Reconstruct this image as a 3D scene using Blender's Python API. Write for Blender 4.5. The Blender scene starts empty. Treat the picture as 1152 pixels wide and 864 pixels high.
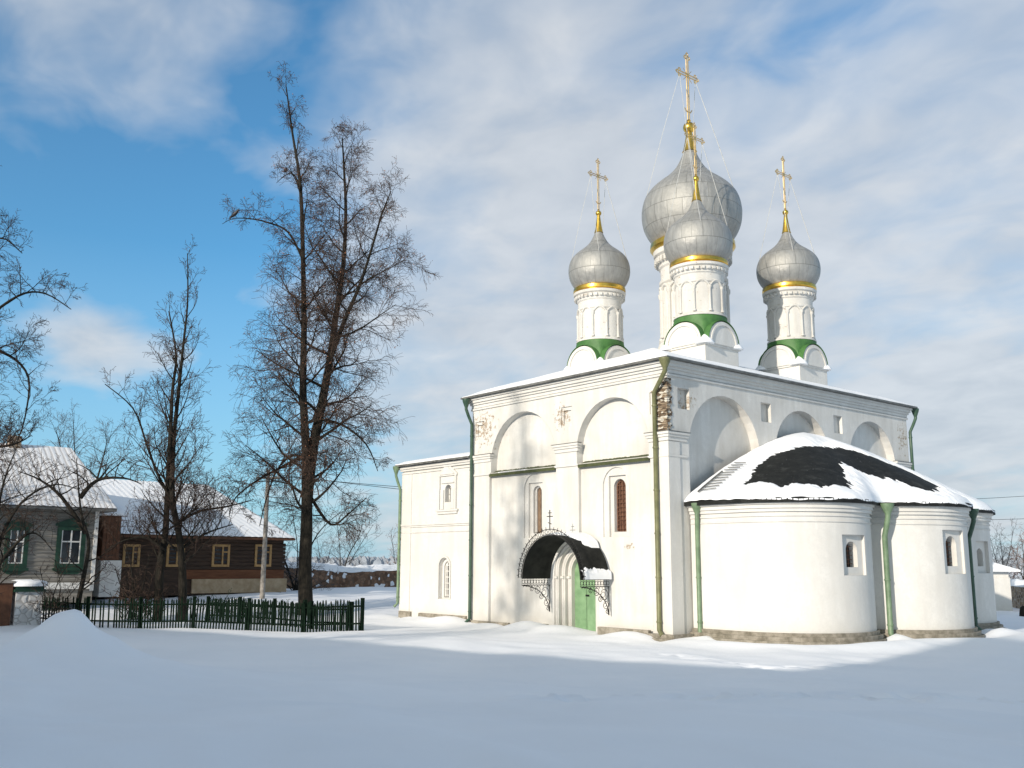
import bpy, bmesh, math, random
import numpy as np
from mathutils import Vector, Matrix, noise as mnoise

S = bpy.context.scene
COL = S.collection
PI = math.pi
rad = math.radians
sin, cos = math.sin, math.cos

# ------------------------------------------------------------------ survey
# Camera calibration of the place: church corner at the origin, south wall along -X, east wall along +Y.
CX, CY = 576.0, 432.0
VL = np.array([-363.0, 630.0]); VR = np.array([1917.0, 640.0])
F = math.sqrt(-((VL - [CX, CY]) @ (VR - [CX, CY])))
def _ray(px, py):
    v = np.array([px - CX, CY - py, -F]); return v / np.linalg.norm(v)
_Y = _ray(*VR); _X = -_ray(*VL); _Z = np.cross(_X, _Y); _Z /= np.linalg.norm(_Z); _X = np.cross(_Y, _Z)
RW = np.array([_X, _Y, _Z])
CAM = np.array([24.26, -27.92, 2.5])
def wray(px, py): return RW @ _ray(px, py)
def at(px, py, D):                       # surveyed point seen in the photo, D metres away on the level
    d = wray(px, py); return CAM + d * D / math.hypot(d[0], d[1])
def on_plane(px, py, p0, n):
    d = wray(px, py); n = np.array(n, float); return CAM + d * (((np.array(p0) - CAM) @ n) / (d @ n))

# ------------------------------------------------------------------ materials
def nt_new(name):
    m = bpy.data.materials.new(name); m.use_nodes = True
    nt = m.node_tree; b = nt.nodes['Principled BSDF']
    return m, nt, b
def N(nt, typ, **kw):
    n = nt.nodes.new(typ)
    for k, v in kw.items():
        if k.startswith('i_'): n.inputs[k[2:].replace('_', ' ')].default_value = v
        else: setattr(n, k, v)
    return n
def L(nt, a, b): nt.links.new(a, b)
def noise_node(nt, vec, scale, detail=4, rough=.55, dist=0):
    n = N(nt, 'ShaderNodeTexNoise'); n.inputs['Scale'].default_value = scale
    n.inputs['Detail'].default_value = detail; n.inputs['Roughness'].default_value = rough
    n.inputs['Distortion'].default_value = dist
    if vec is not None: L(nt, vec, n.inputs['Vector'])
    return n
def ramp(nt, fac, stops):
    r = N(nt, 'ShaderNodeValToRGB'); e = r.color_ramp.elements
    while len(e) < len(stops): e.new(0.5)
    for i, (p, c) in enumerate(stops):
        e[i].position = p; e[i].color = c if len(c) == 4 else (*c, 1)
    L(nt, fac, r.inputs['Fac']); return r
def mixc(nt, fac, a, b):
    m = N(nt, 'ShaderNodeMix', data_type='RGBA')
    if isinstance(fac, (int, float)): m.inputs[0].default_value = fac
    else: L(nt, fac, m.inputs[0])
    for s, v in ((6, a), (7, b)):
        if isinstance(v, tuple): m.inputs[s].default_value = v if len(v) == 4 else (*v, 1)
        else: L(nt, v, m.inputs[s])
    return m.outputs[2]
def math_n(nt, op, a, b=None, clamp=False):
    m = N(nt, 'ShaderNodeMath', operation=op); m.use_clamp = clamp
    for i, v in enumerate((a, b)):
        if v is None: continue
        if isinstance(v, (int, float)): m.inputs[i].default_value = v
        else: L(nt, v, m.inputs[i])
    return m.outputs[0]
def bump(nt, b, height, strength=.3, dist=.02):
    n = N(nt, 'ShaderNodeBump'); n.inputs['Strength'].default_value = strength; n.inputs['Distance'].default_value = dist
    L(nt, height, n.inputs['Height']); L(nt, n.outputs[0], b.inputs['Normal']); return n
def tc(nt): return N(nt, 'ShaderNodeTexCoord').outputs['Object']
def simple(name, c1, c2, scale=3, rough=.7, metal=0, bs=.25, bd=.01, detail=5, spec=None):
    m, nt, b = nt_new(name); o = tc(nt)
    n = noise_node(nt, o, scale, detail, .6)
    r = ramp(nt, n.outputs['Fac'], [(.35, c1), (.65, c2)])
    L(nt, r.outputs[0], b.inputs['Base Color'])
    b.inputs['Roughness'].default_value = rough; b.inputs['Metallic'].default_value = metal
    if spec is not None: b.inputs['Specular IOR Level'].default_value = spec
    n2 = noise_node(nt, o, scale * 6, 4, .6)
    bump(nt, b, n2.outputs['Fac'], bs, bd)
    return m

def sph_mask(nt, o, c, r, stretch=(1, 1, 1)):
    v = N(nt, 'ShaderNodeVectorMath', operation='SUBTRACT'); L(nt, o, v.inputs[0]); v.inputs[1].default_value = c
    w = N(nt, 'ShaderNodeVectorMath', operation='DIVIDE'); L(nt, v.outputs[0], w.inputs[0]); w.inputs[1].default_value = tuple(r * s for s in stretch)
    l = N(nt, 'ShaderNodeVectorMath', operation='LENGTH'); L(nt, w.outputs[0], l.inputs[0])
    return math_n(nt, 'SUBTRACT', 1.0, l.outputs['Value'], True)

def whitewash(name, peel=(), base=(.69, .68, .65), dirt=(.44, .415, .37), dirt_amt=.5, pock=.0):
    m, nt, b = nt_new(name); o = tc(nt)
    n1 = noise_node(nt, o, .55, 6, .62)
    st = N(nt, 'ShaderNodeMapping'); st.inputs['Scale'].default_value = (1.6, 1.6, .22); L(nt, o, st.inputs['Vector'])
    n2 = noise_node(nt, st.outputs[0], 1.3, 6, .65)
    mul = math_n(nt, 'MULTIPLY', n1.outputs['Fac'], n2.outputs['Fac'])
    r = ramp(nt, mul, [(.14, (1, 1, 1)), (.34, (0, 0, 0))])
    f = math_n(nt, 'MULTIPLY', r.outputs[0], dirt_amt * .8)
    c = mixc(nt, f, base, dirt)
    # fine patches of repainting
    n4 = noise_node(nt, o, 4.5, 3, .7)
    r4 = ramp(nt, n4.outputs['Fac'], [(.40, (0, 0, 0)), (.64, (1, 1, 1))])
    c = mixc(nt, math_n(nt, 'MULTIPLY', r4.outputs[0], .5), c, tuple(v * .86 for v in base))
    n5 = noise_node(nt, o, 14, 4, .7)
    r5 = ramp(nt, n5.outputs['Fac'], [(.45, (0, 0, 0)), (.70, (1, 1, 1))])
    c = mixc(nt, math_n(nt, 'MULTIPLY', r5.outputs[0], .35), c, tuple(v * .80 for v in base))
    # low band of damp dirt above the snow line
    sx = N(nt, 'ShaderNodeSeparateXYZ'); L(nt, o, sx.inputs[0])
    zz = math_n(nt, 'ADD', sx.outputs['Z'], math_n(nt, 'MULTIPLY', n2.outputs['Fac'], -1.6))
    rz = ramp(nt, math_n(nt, 'ADD', zz, 1.0), [(.15, (1, 1, 1)), (.75, (0, 0, 0))])
    c = mixc(nt, math_n(nt, 'MULTIPLY', rz.outputs[0], .28), c, (.48, .45, .38))
    h = noise_node(nt, o, 7, 6, .6); h2 = noise_node(nt, o, 1.2, 3, .5)
    height = math_n(nt, 'ADD', h.outputs['Fac'], math_n(nt, 'MULTIPLY', h2.outputs['Fac'], 3.0))
    tot = None
    for (cc, rr, ss) in peel:
        k = sph_mask(nt, o, cc, rr * 1.1, ss); tot = k if tot is None else math_n(nt, 'MAXIMUM', tot, k)
    if tot is not None or pock > 0:
        v1 = noise_node(nt, o, 5.5, 6, .7)
        if tot is None: fac = math_n(nt, 'ADD', v1.outputs['Fac'], pock - .5)
        else: fac = math_n(nt, 'ADD', v1.outputs['Fac'], math_n(nt, 'MULTIPLY', math_n(nt, 'SUBTRACT', tot, .62), .30))
        pm = ramp(nt, fac, [(.555, (0, 0, 0)), (.575, (1, 1, 1))])
        if tot is not None:
            gate = ramp(nt, tot, [(.0, (0, 0, 0)), (.06, (1, 1, 1))])
            pmv = math_n(nt, 'MULTIPLY', pm.outputs[0], gate.outputs[0])
        else: pmv = pm.outputs[0]
        bk = N(nt, 'ShaderNodeTexBrick'); bk.inputs['Scale'].default_value = 4
        bk.inputs['Color1'].default_value = (.30, .22, .16, 1); bk.inputs['Color2'].default_value = (.44, .37, .29, 1); bk.inputs['Mortar'].default_value = (.45, .42, .36, 1)
        mp = N(nt, 'ShaderNodeMapping'); mp.inputs['Rotation'].default_value = (PI / 2, 0, 0); L(nt, o, mp.inputs['Vector']); L(nt, mp.outputs[0], bk.inputs['Vector'])
        c = mixc(nt, pmv, c, bk.outputs['Color'])
        height = math_n(nt, 'SUBTRACT', height, math_n(nt, 'MULTIPLY', pmv, 3.0))
    L(nt, c, b.inputs['Base Color'])
    b.inputs['Roughness'].default_value = .9; b.inputs['Specular IOR Level'].default_value = .2
    bv = N(nt, 'ShaderNodeBevel'); bv.samples = 3; bv.inputs['Radius'].default_value = .03
    bn = bump(nt, b, height, .35, .018); L(nt, bv.outputs[0], bn.inputs['Normal'])
    return m

M = {}
def masonry_(name):
    m, nt, b = nt_new(name); o = tc(nt)
    mp = N(nt, 'ShaderNodeMapping'); mp.inputs['Scale'].default_value = (5, 5, 11); L(nt, o, mp.inputs['Vector'])
    v = N(nt, 'ShaderNodeTexVoronoi'); v.inputs['Scale'].default_value = 1; L(nt, mp.outputs[0], v.inputs['Vector'])
    s = N(nt, 'ShaderNodeSeparateColor'); L(nt, v.outputs['Color'], s.inputs[0])
    r = ramp(nt, s.outputs[0], [(0, (.07, .05, .035)), (.4, (.20, .14, .09)), (.7, (.34, .27, .19)), (.9, (.62, .58, .5))])
    L(nt, r.outputs[0], b.inputs['Base Color']); b.inputs['Roughness'].default_value = .95
    bump(nt, b, v.outputs['Distance'], 1.0, .08); return m
M['wall'] = whitewash('whitewashed_brick', peel=[((-11.2, 0, 8.7), 1.9, (1, 1, 1.0)), ((-.25, -.1, 8.9), 1.15, (.8, .8, 1.1)), ((-5.9, 0, 8.6), .9, (1, 1, 1.2)), ((0, 17.2, 8.6), 1.1, (1, .8, 1.4)), ((-2.2, 0, 3.2), .5, (1.6, 1, .6)), ((0, 1.2, 8.7), .9, (1, 1, 1))], dirt_amt=.75)
M['apse'] = whitewash('whitewash_apse', dirt_amt=.45)
M['drum'] = whitewash('whitewash_drum', dirt_amt=.9, pock=.42)
M['trimw'] = whitewash('whitewash_trim', dirt_amt=.5)
M['corner'] = masonry_('crumbling_corner_bricks')
M['plinth'] = simple('plinth_stone', (.16, .145, .11), (.33, .30, .25), 4, .95, 0, .8, .03)
M['green_pipe'] = simple('green_pipe_paint', (.10, .16, .09), (.17, .25, .15), 3, .5, 0, .15, .004)
M['olive_pipe'] = simple('olive_pipe_paint', (.11, .115, .05), (.18, .18, .085), 3, .5, 0, .15, .004)
M['dark_pipe'] = simple('dark_green_pipe_paint', (.02, .055, .035), (.05, .10, .065), 3, .45, 0, .15, .004)
M['green_roof'] = simple('green_roof_paint', (.04, .125, .03), (.065, .18, .045), 3, .6, 0, .2, .006)
M['ledge'] = simple('mossy_green_ledge', (.035, .045, .015), (.075, .085, .03), 5, .8, 0, .4, .01)
M['black_metal'] = simple('black_sheet_roof', (.008, .009, .009), (.024, .025, .023), 2.2, .75, 0, .5, .012, spec=.15)
def seam_roof():
    m, nt, b = nt_new('black_seamed_roof'); o = tc(nt)
    v = N(nt, 'ShaderNodeVectorMath', operation='SUBTRACT'); L(nt, o, v.inputs[0]); v.inputs[1].default_value = (-2.0, 8.85, 0)
    s_ = N(nt, 'ShaderNodeSeparateXYZ'); L(nt, v.outputs[0], s_.inputs[0]); an = math_n(nt, 'ARCTAN2', s_.outputs['Y'], s_.outputs['X'])
    fr = math_n(nt, 'FRACT', math_n(nt, 'MULTIPLY', an, 17.0)); seam = math_n(nt, 'LESS_THAN', fr, .07)
    n = noise_node(nt, o, 2.4, 6, .7); r = ramp(nt, n.outputs['Fac'], [(.3, (.006, .007, .007)), (.55, (.016, .017, .016)), (.78, (.05, .052, .05))])
    n2 = noise_node(nt, o, 9, 5, .7); fl = ramp(nt, n2.outputs['Fac'], [(.66, (0, 0, 0)), (.72, (1, 1, 1))])
    c = mixc(nt, math_n(nt, 'MULTIPLY', fl.outputs[0], .35), r.outputs[0], (.6, .62, .66))
    L(nt, c, b.inputs['Base Color']); b.inputs['Roughness'].default_value = .7; b.inputs['Specular IOR Level'].default_value = .2
    bump(nt, b, math_n(nt, 'ADD', seam, n.outputs['Fac']), .7, .04); return m
M['seam_roof'] = seam_roof()
M['iron'] = simple('black_iron', (.012, .012, .012), (.03, .03, .03), 8, .5, .6, .2, .003)
M['tin'] = simple('grey_fascia_metal', (.10, .10, .095), (.2, .2, .19), 3, .55, .3, .2, .005)
M['green_door'] = simple('green_door_paint', (.15, .27, .14), (.22, .36, .20), 2.5, .5, 0, .2, .006)
M['rust'] = simple('rusty_grille', (.10, .045, .028), (.20, .10, .06), 9, .9, .1, .5, .01)
M['brownpane'] = simple('brown_shutter', (.17, .11, .07), (.26, .18, .12), 6, .9, 0, .3, .01)
M['whitepaint'] = simple('white_paint', (.66, .65, .62), (.78, .77, .74), 4, .6, 0, .15, .004)
M['greywood'] = simple('weathered_grey_wood', (.20, .18, .16), (.38, .35, .31), 6, .9, 0, .5, .01)
M['fence'] = simple('dark_green_fence_paint', (.004, .009, .006), (.008, .018, .011), 6, 1.0, 0, .4, .006, spec=.05)
M['green_trim'] = simple('emerald_window_trim', (.006, .032, .018), (.012, .060, .034), 4, .6, 0, .2, .006)
M['yellow_wood'] = simple('fresh_yellow_wood', (.36, .20, .07), (.50, .30, .12), 7, .65, 0, .3, .005)
M['brown_door'] = simple('red_brown_boards', (.09, .036, .016), (.16, .065, .03), 5, .75, 0, .3, .006)
M['stone_tan'] = simple('tan_foundation', (.38, .27, .16), (.50, .38, .25), 3, .9, 0, .5, .02)
M['feather'] = simple('black_feathers', (.008, .008, .01), (.02, .02, .025), 20, .5)
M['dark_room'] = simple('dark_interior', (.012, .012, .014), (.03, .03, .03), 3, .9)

def glass_mat():
    m, nt, b = nt_new('dark_window_glass'); b.inputs['Base Color'].default_value = (.02, .025, .03, 1)
    b.inputs['Roughness'].default_value = .12; b.inputs['Specular IOR Level'].default_value = .6
    n = noise_node(nt, tc(nt), 3, 2); bump(nt, b, n.outputs['Fac'], .1, .01); return m
M['glass'] = glass_mat()

def snow_mat(name='snow', fine=1.0, rib=False):
    m, nt, b = nt_new(name); o = tc(nt)
    n0 = noise_node(nt, o, .35, 4, .5)
    c = ramp(nt, n0.outputs['Fac'], [(.3, (.84, .86, .89)), (.7, (.90, .91, .93))])
    L(nt, c.outputs[0], b.inputs['Base Color'])
    b.inputs['Roughness'].default_value = .75; b.inputs['Specular IOR Level'].default_value = .25
    n1 = noise_node(nt, o, 2.2 * fine, 5, .55); n2 = noise_node(nt, o, 30, 2, .6)
    h = math_n(nt, 'ADD', math_n(nt, 'MULTIPLY', n1.outputs['Fac'], 1.5), math_n(nt, 'MULTIPLY', n2.outputs['Fac'], .12))
    bump(nt, b, h, .35, .05)
    return m
M['snow'] = snow_mat(); M['snow_ground'] = snow_mat('snow_ground', .45)

def thin_snow_roof():
    m, nt, b = nt_new('thin_snow_on_sheet_roof'); o = tc(nt)
    w = N(nt, 'ShaderNodeTexWave'); w.inputs['Scale'].default_value = 1.1; w.inputs['Distortion'].default_value = 1.2; w.inputs['Detail'].default_value = 3
    w.bands_direction = 'Y'; L(nt, o, w.inputs['Vector'])
    n = noise_node(nt, o, 1.2, 6, .7)
    f = math_n(nt, 'MULTIPLY', w.outputs['Fac'], n.outputs['Fac'])
    r = ramp(nt, f, [(.05, (.58, .56, .55)), (.18, (.84, .85, .87))])
    L(nt, r.outputs[0], b.inputs['Base Color']); b.inputs['Roughness'].default_value = .8
    bump(nt, b, w.outputs['Fac'], .25, .03); return m
M['thin_snow'] = thin_snow_roof()

def dome_mat():
    m, nt, b = nt_new('galvanised_dome_sheets'); o = tc(nt)
    s = N(nt, 'ShaderNodeSeparateXYZ'); L(nt, o, s.inputs[0])
    ang = math_n(nt, 'ARCTAN2', s.outputs['Y'], s.outputs['X'])
    a = math_n(nt, 'MULTIPLY', ang, 20 / (2 * PI)); z = math_n(nt, 'MULTIPLY', s.outputs['Z'], 1.25)
    # offset strips per course
    fz = math_n(nt, 'FLOOR', z)
    a2 = math_n(nt, 'ADD', a, math_n(nt, 'MULTIPLY', fz, .37))
    fa = math_n(nt, 'FRACT', a2); fzz = math_n(nt, 'FRACT', z)
    la = math_n(nt, 'LESS_THAN', fa, .035); lz = math_n(nt, 'LESS_THAN', fzz, .035)
    line = math_n(nt, 'MAXIMUM', la, lz)
    cell = N(nt, 'ShaderNodeCombineXYZ'); L(nt, math_n(nt, 'FLOOR', a2), cell.inputs[0]); L(nt, fz, cell.inputs[1])
    wn = N(nt, 'ShaderNodeTexWhiteNoise'); L(nt, cell.outputs[0], wn.inputs['Vector'])
    mp = N(nt, 'ShaderNodeMapping'); mp.inputs['Scale'].default_value = (3, 3, .5); L(nt, o, mp.inputs['Vector'])
    n = noise_node(nt, mp.outputs[0], 2.0, 6, .65)
    base = ramp(nt, n.outputs['Fac'], [(.3, (.29, .29, .28)), (.7, (.45, .45, .435))])
    c = mixc(nt, math_n(nt, 'MULTIPLY', wn.outputs['Value'], .45), base.outputs[0], (.30, .30, .28))
    c = mixc(nt, math_n(nt, 'MULTIPLY', line, .55), c, (.12, .12, .11))
    L(nt, c, b.inputs['Base Color']); b.inputs['Metallic'].default_value = .55
    r = math_n(nt, 'ADD', math_n(nt, 'MULTIPLY', n.outputs['Fac'], .22), math_n(nt, 'ADD', .46, math_n(nt, 'MULTIPLY', wn.outputs['Value'], .08)))
    L(nt, r, b.inputs['Roughness'])
    n3 = noise_node(nt, o, 3.5, 4, .6)
    h = math_n(nt, 'ADD', math_n(nt, 'MULTIPLY', line, .35), math_n(nt, 'MULTIPLY', n3.outputs['Fac'], 1.2))
    bump(nt, b, h, .55, .04); return m
M['dome'] = dome_mat()
def gold_mat(name, col, rough):
    m, nt, b = nt_new(name); o = tc(nt); n = noise_node(nt, o, 6, 4)
    r = ramp(nt, n.outputs['Fac'], [(.3, tuple(v * .7 for v in col)), (.7, col)]); L(nt, r.outputs[0], b.inputs['Base Color'])
    b.inputs['Metallic'].default_value = .95; b.inputs['Roughness'].default_value = rough
    bump(nt, b, n.outputs['Fac'], .25, .01); return m
M['gold'] = gold_mat('gilded_sheet', (.80, .52, .10), .28)
M['oldgold'] = gold_mat('tarnished_gilt', (.78, .56, .26), .42)
M['chain'] = simple('pale_guy_chain', (.5, .5, .48), (.65, .64, .6), 5, .5, .3)

def bark(name, c1, c2):
    m, nt, b = nt_new(name); o = tc(nt)
    mp = N(nt, 'ShaderNodeMapping'); mp.inputs['Scale'].default_value = (6, 6, 1.2); L(nt, o, mp.inputs['Vector'])
    n = noise_node(nt, mp.outputs[0], 2, 6, .7)
    r = ramp(nt, n.outputs['Fac'], [(.35, c1), (.65, c2)]); L(nt, r.outputs[0], b.inputs['Base Color'])
    b.inputs['Roughness'].default_value = .9; b.inputs['Specular IOR Level'].default_value = .2
    bump(nt, b, n.outputs['Fac'], .9, .04); return m
M['bark'] = bark('dark_linden_bark', (.010, .009, .007), (.034, .029, .022))
M['twig'] = bark('brown_twigs', (.030, .021, .017), (.085, .055, .042))
M['twigred'] = bark('reddish_twigs', (.12, .055, .035), (.22, .11, .07))
M['twiggrey'] = bark('greyish_twigs', (.06, .06, .065), (.12, .11, .115))
M['deadleaf'] = simple('dry_brown_leaves', (.16, .07, .035), (.28, .13, .07), 2, .9)
M['hedge'] = simple('dark_green_conifer_sprays', (.008, .022, .010), (.022, .045, .018), 2, .9)

def logs_mat(name, c1, c2, c3, step):
    m, nt, b = nt_new(name); o = tc(nt)
    mp = N(nt, 'ShaderNodeMapping'); mp.inputs['Scale'].default_value = (.5, .5, 5); L(nt, o, mp.inputs['Vector'])
    n = noise_node(nt, mp.outputs[0], 2, 6, .7)
    r = ramp(nt, n.outputs['Fac'], [(.3, c1), (.55, c2), (.75, c3)])
    L(nt, r.outputs[0], b.inputs['Base Color']); b.inputs['Roughness'].default_value = .9
    bump(nt, b, n.outputs['Fac'], .6, .02); return m
M['logs_brown'] = logs_mat('weathered_brown_logs', (.030, .018, .012), (.060, .035, .022), (.10, .055, .035), .25)
M['logs_red'] = logs_mat('red_brown_lower_logs', (.10, .035, .015), (.17, .065, .028), (.2, .10, .05), .25)
M['logs_white'] = logs_mat('shaded_flaking_white_boards', (.13, .12, .10), (.25, .235, .21), (.36, .34, .31), .2)  # board colours lowered to hold the tree shade over the white house

def masonry(name, c1, c2, mortar, scale, snowy=0):
    m, nt, b = nt_new(name); o = tc(nt)
    v = N(nt, 'ShaderNodeTexVoronoi'); v.inputs['Scale'].default_value = scale; L(nt, o, v.inputs['Vector'])
    v2 = N(nt, 'ShaderNodeTexVoronoi', feature='DISTANCE_TO_EDGE'); v2.inputs['Scale'].default_value = scale; L(nt, o, v2.inputs['Vector'])
    s = N(nt, 'ShaderNodeSeparateColor'); L(nt, v.outputs['Color'], s.inputs[0])
    r = ramp(nt, s.outputs[0], [(0, c1), (1, c2)])
    e = ramp(nt, v2.outputs['Distance'], [(.02, (1, 1, 1)), (.10, (0, 0, 0))])
    c = mixc(nt, e.outputs[0], r.outputs[0], mortar)
    if snowy:
        g = math_n(nt, 'GREATER_THAN', s.outputs[1], 1 - snowy); c = mixc(nt, g, c, (.8, .8, .82))
    L(nt, c, b.inputs['Base Color']); b.inputs['Roughness'].default_value = .95
    bump(nt, b, v2.outputs['Distance'], 1.0, .06); return m
M['ruin'] = masonry('red_brick_rubble', (.11, .055, .032), (.27, .16, .10), (.12, .08, .055), 3.6, .08)
M['fieldstone'] = masonry('brown_field_stone', (.12, .075, .045), (.34, .24, .15), (.38, .33, .28), 4.2, 0)
M['pillar'] = masonry('whitewashed_cracked_brick', (.58, .56, .54), (.74, .73, .71), (.40, .38, .36), 3.5, 0)

# ------------------------------------------------------------------ mesh builder
class MB:
    def __init__(s): s.v = []; s.f = []
    def add(s, vs, fs):
        o = len(s.v); s.v += [tuple(map(float, p)) for p in vs]; s.f += [tuple(i + o for i in f) for f in fs]; return s
    def box(s, x0, x1, y0, y1, z0, z1):
        if x0 > x1: x0, x1 = x1, x0
        if y0 > y1: y0, y1 = y1, y0
        return s.add([(x0, y0, z0), (x1, y0, z0), (x1, y1, z0), (x0, y1, z0), (x0, y0, z1), (x1, y0, z1), (x1, y1, z1), (x0, y1, z1)],
                     [(3, 2, 1, 0), (4, 5, 6, 7), (0, 1, 5, 4), (1, 2, 6, 5), (2, 3, 7, 6), (3, 0, 4, 7)])
    def obox(s, c, ax, ay, az):               # oriented box: centre and three half-axis vectors
        c, ax, ay, az = map(np.array, (c, ax, ay, az)); vs = []
        for k in (-1, 1):
            for i, j in ((-1, -1), (1, -1), (1, 1), (-1, 1)): vs.append(c + i * ax + j * ay + k * az)
        return s.add(vs, [(3, 2, 1, 0), (4, 5, 6, 7), (0, 1, 5, 4), (1, 2, 6, 5), (2, 3, 7, 6), (3, 0, 4, 7)])
    def prism(s, poly, fn, d0, d1):           # poly of (u,w), fn(u,w,d) -> xyz
        n = len(poly); vs = [fn(u, w, d0) for u, w in poly] + [fn(u, w, d1) for u, w in poly]
        fs = [tuple(range(n))[::-1], tuple(range(n, 2 * n))] + [(i, (i + 1) % n, n + (i + 1) % n, n + i) for i in range(n)]
        return s.add(vs, fs)
    def lathe(s, prof, c=(0, 0, 0), n=48, caps=True):
        vs = []; fs = []
        for r, z in prof:
            for k in range(n):
                a = 2 * PI * k / n; vs.append((c[0] + r * cos(a), c[1] + r * sin(a), c[2] + z))
        for j in range(len(prof) - 1):
            for k in range(n):
                fs.append((j * n + k, j * n + (k + 1) % n, (j + 1) * n + (k + 1) % n, (j + 1) * n + k))
        if caps: fs.append(tuple(range(n))[::-1]); fs.append(tuple(range((len(prof) - 1) * n, len(prof) * n)))
        return s.add(vs, fs)
    def tube(s, pts, rs, n=8, caps=True):
        pts = [np.array(p, float) for p in pts]
        if not hasattr(rs, '__len__'): rs = [rs] * len(pts)
        vs = []; fs = []; up = np.array([.13, .21, .97])
        for i, p in enumerate(pts):
            t = pts[min(i + 1, len(pts) - 1)] - pts[max(i - 1, 0)]; t = t / (np.linalg.norm(t) + 1e-9)
            if abs(t @ up) > .95: up = np.array([.97, .2, .13])
            a = np.cross(t, up); a /= np.linalg.norm(a); b2 = np.cross(t, a)
            for k in range(n):
                q = 2 * PI * k / n; vs.append(p + rs[i] * (cos(q) * a + sin(q) * b2))
        for j in range(len(pts) - 1):
            for k in range(n): fs.append((j * n + k, j * n + (k + 1) % n, (j + 1) * n + (k + 1) % n, (j + 1) * n + k))
        if caps: fs.append(tuple(range(n))[::-1]); fs.append(tuple(range((len(pts) - 1) * n, len(pts) * n)))
        return s.add(vs, fs)
    def build(s, name, mat, parent=None, smooth=None, loc=None):
        me = bpy.data.meshes.new(name)
        if loc is not None: vs = [(a - loc[0], b - loc[1], c - loc[2]) for a, b, c in s.v]
        else: vs = s.v
        me.from_pydata(vs, [], s.f); me.materials.append(M[mat] if isinstance(mat, str) else mat)
        bm = bmesh.new(); bm.from_mesh(me); bmesh.ops.recalc_face_normals(bm, faces=bm.faces); bm.to_mesh(me); bm.free()
        if smooth:
            me.shade_smooth(); me.set_sharp_from_angle(angle=rad(smooth))
        o = bpy.data.objects.new(name, me); COL.objects.link(o)
        if loc is not None: o.location = loc
        if parent is not None:
            o.parent = parent
            if loc is not None:
                # keep world place: subtract the parents' offsets
                q = parent; off = Vector((0, 0, 0))
                while q is not None: off += q.location; q = q.parent
                o.location = Vector(loc) - off
            else:
                q = parent; off = Vector((0, 0, 0))
                while q is not None: off += q.location; q = q.parent
                o.location = -off
        return o

def tag(o, label=None, cat=None, group=None, kind=None):
    if label: o['label'] = label
    if cat: o['category'] = cat
    if group: o['group'] = group
    if kind: o['kind'] = kind
    return o
def empty(name, loc, label, cat, group=None):
    o = bpy.data.objects.new(name, None); o.empty_display_size = .3; COL.objects.link(o); o.location = loc
    return tag(o, label, cat, group)
def boolean(obj, cutters):
    for mb in cutters:
        me = bpy.data.meshes.new('c'); me.from_pydata(mb.v, [], mb.f)
        bm = bmesh.new(); bm.from_mesh(me); bmesh.ops.recalc_face_normals(bm, faces=bm.faces); bm.to_mesh(me); bm.free()
        co = bpy.data.objects.new('c', me); COL.objects.link(co)
        md = obj.modifiers.new('b', 'BOOLEAN'); md.operation = 'DIFFERENCE'; md.solver = 'EXACT'; md.object = co
        dg = bpy.context.evaluated_depsgraph_get(); ev = obj.evaluated_get(dg)
        new = bpy.data.meshes.new_from_object(ev); obj.modifiers.clear()
        old = obj.data; obj.data = new; bpy.data.meshes.remove(old); bpy.data.objects.remove(co)

def arch_poly(u0, u1, w0, ws, rise=None, n=20):
    c = (u0 + u1) / 2; r = (u1 - u0) / 2; rise = r if rise is None else rise
    return [(u0, w0), (u1, w0)] + [(c + r * cos(PI * k / n), ws + rise * sin(PI * k / n)) for k in range(n + 1)]
fS = lambda u, w, d: (u, d, w)        # plane facing south
fE = lambda u, w, d: (d, u, w)        # plane facing east (u=y, d=x)
def ring_poly_strip(mb, u0, u1, w0, ws, t, fn, d0, d1, n=24, legs=True):
    """arched band of width t around an opening"""
    c = (u0 + u1) / 2; r = (u1 - u0) / 2
    inn = ([(u0, w0)] if legs else []) + [(c - r * cos(PI * k / n), ws + r * sin(PI * k / n)) for k in range(n + 1)] + ([(u1, w0)] if legs else [])
    R = r + t
    out = ([(u0 - t, w0)] if legs else []) + [(c - R * cos(PI * k / n), ws + R * sin(PI * k / n)) for k in range(n + 1)] + ([(u1 + t, w0)] if legs else [])
    for i in range(len(inn) - 1):
        q = [inn[i], inn[i + 1], out[i + 1], out[i]]
        mb.add([fn(u, w, d0) for u, w in q] + [fn(u, w, d1) for u, w in q],
               [(0, 1, 2, 3), (7, 6, 5, 4), (0, 1, 5, 4), (2, 3, 7, 6)] + ([(3, 0, 4, 7)] if i == 0 else []) + ([(1, 2, 6, 5)] if i == len(inn) - 2 else []))

# ------------------------------------------------------------------ terrain
rng = np.random.RandomState(4)
def smooth(a, b, x): t = np.clip((x - a) / (b - a), 0, 1); return t * t * (3 - 2 * t)
def gnoise(x, y, seed, octs):
    out = np.zeros_like(x); r = np.random.RandomState(seed)
    for lam, amp in octs:
        for k in range(5):
            a = r.uniform(0, 2 * PI); ph = r.uniform(0, 2 * PI); f_ = 2 * PI / (lam * r.uniform(.7, 1.4))
            out += amp * .45 * np.sin(f_ * (x * cos(a) + y * sin(a)) + ph + 1.3 * np.sin(f_ * .43 * (y * cos(a) - x * sin(a)) + ph * 2))
    return out
mound = at(84, 690, 22); 
trail = [at(x_, y_, d_)[:2] for x_, y_, d_ in [(600, 812, 15.8), (700, 806, 16.3), (800, 795, 17.2), (900, 788, 18.2), (1000, 780, 19.5), (1100, 776, 21), (1200, 772, 23)]]
foot = []
trail2 = [at(x_, y_, d_)[:2] for x_, y_, d_ in [(980, 742, 29), (860, 752, 27), (760, 742, 30), (690, 722, 36)]]
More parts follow.
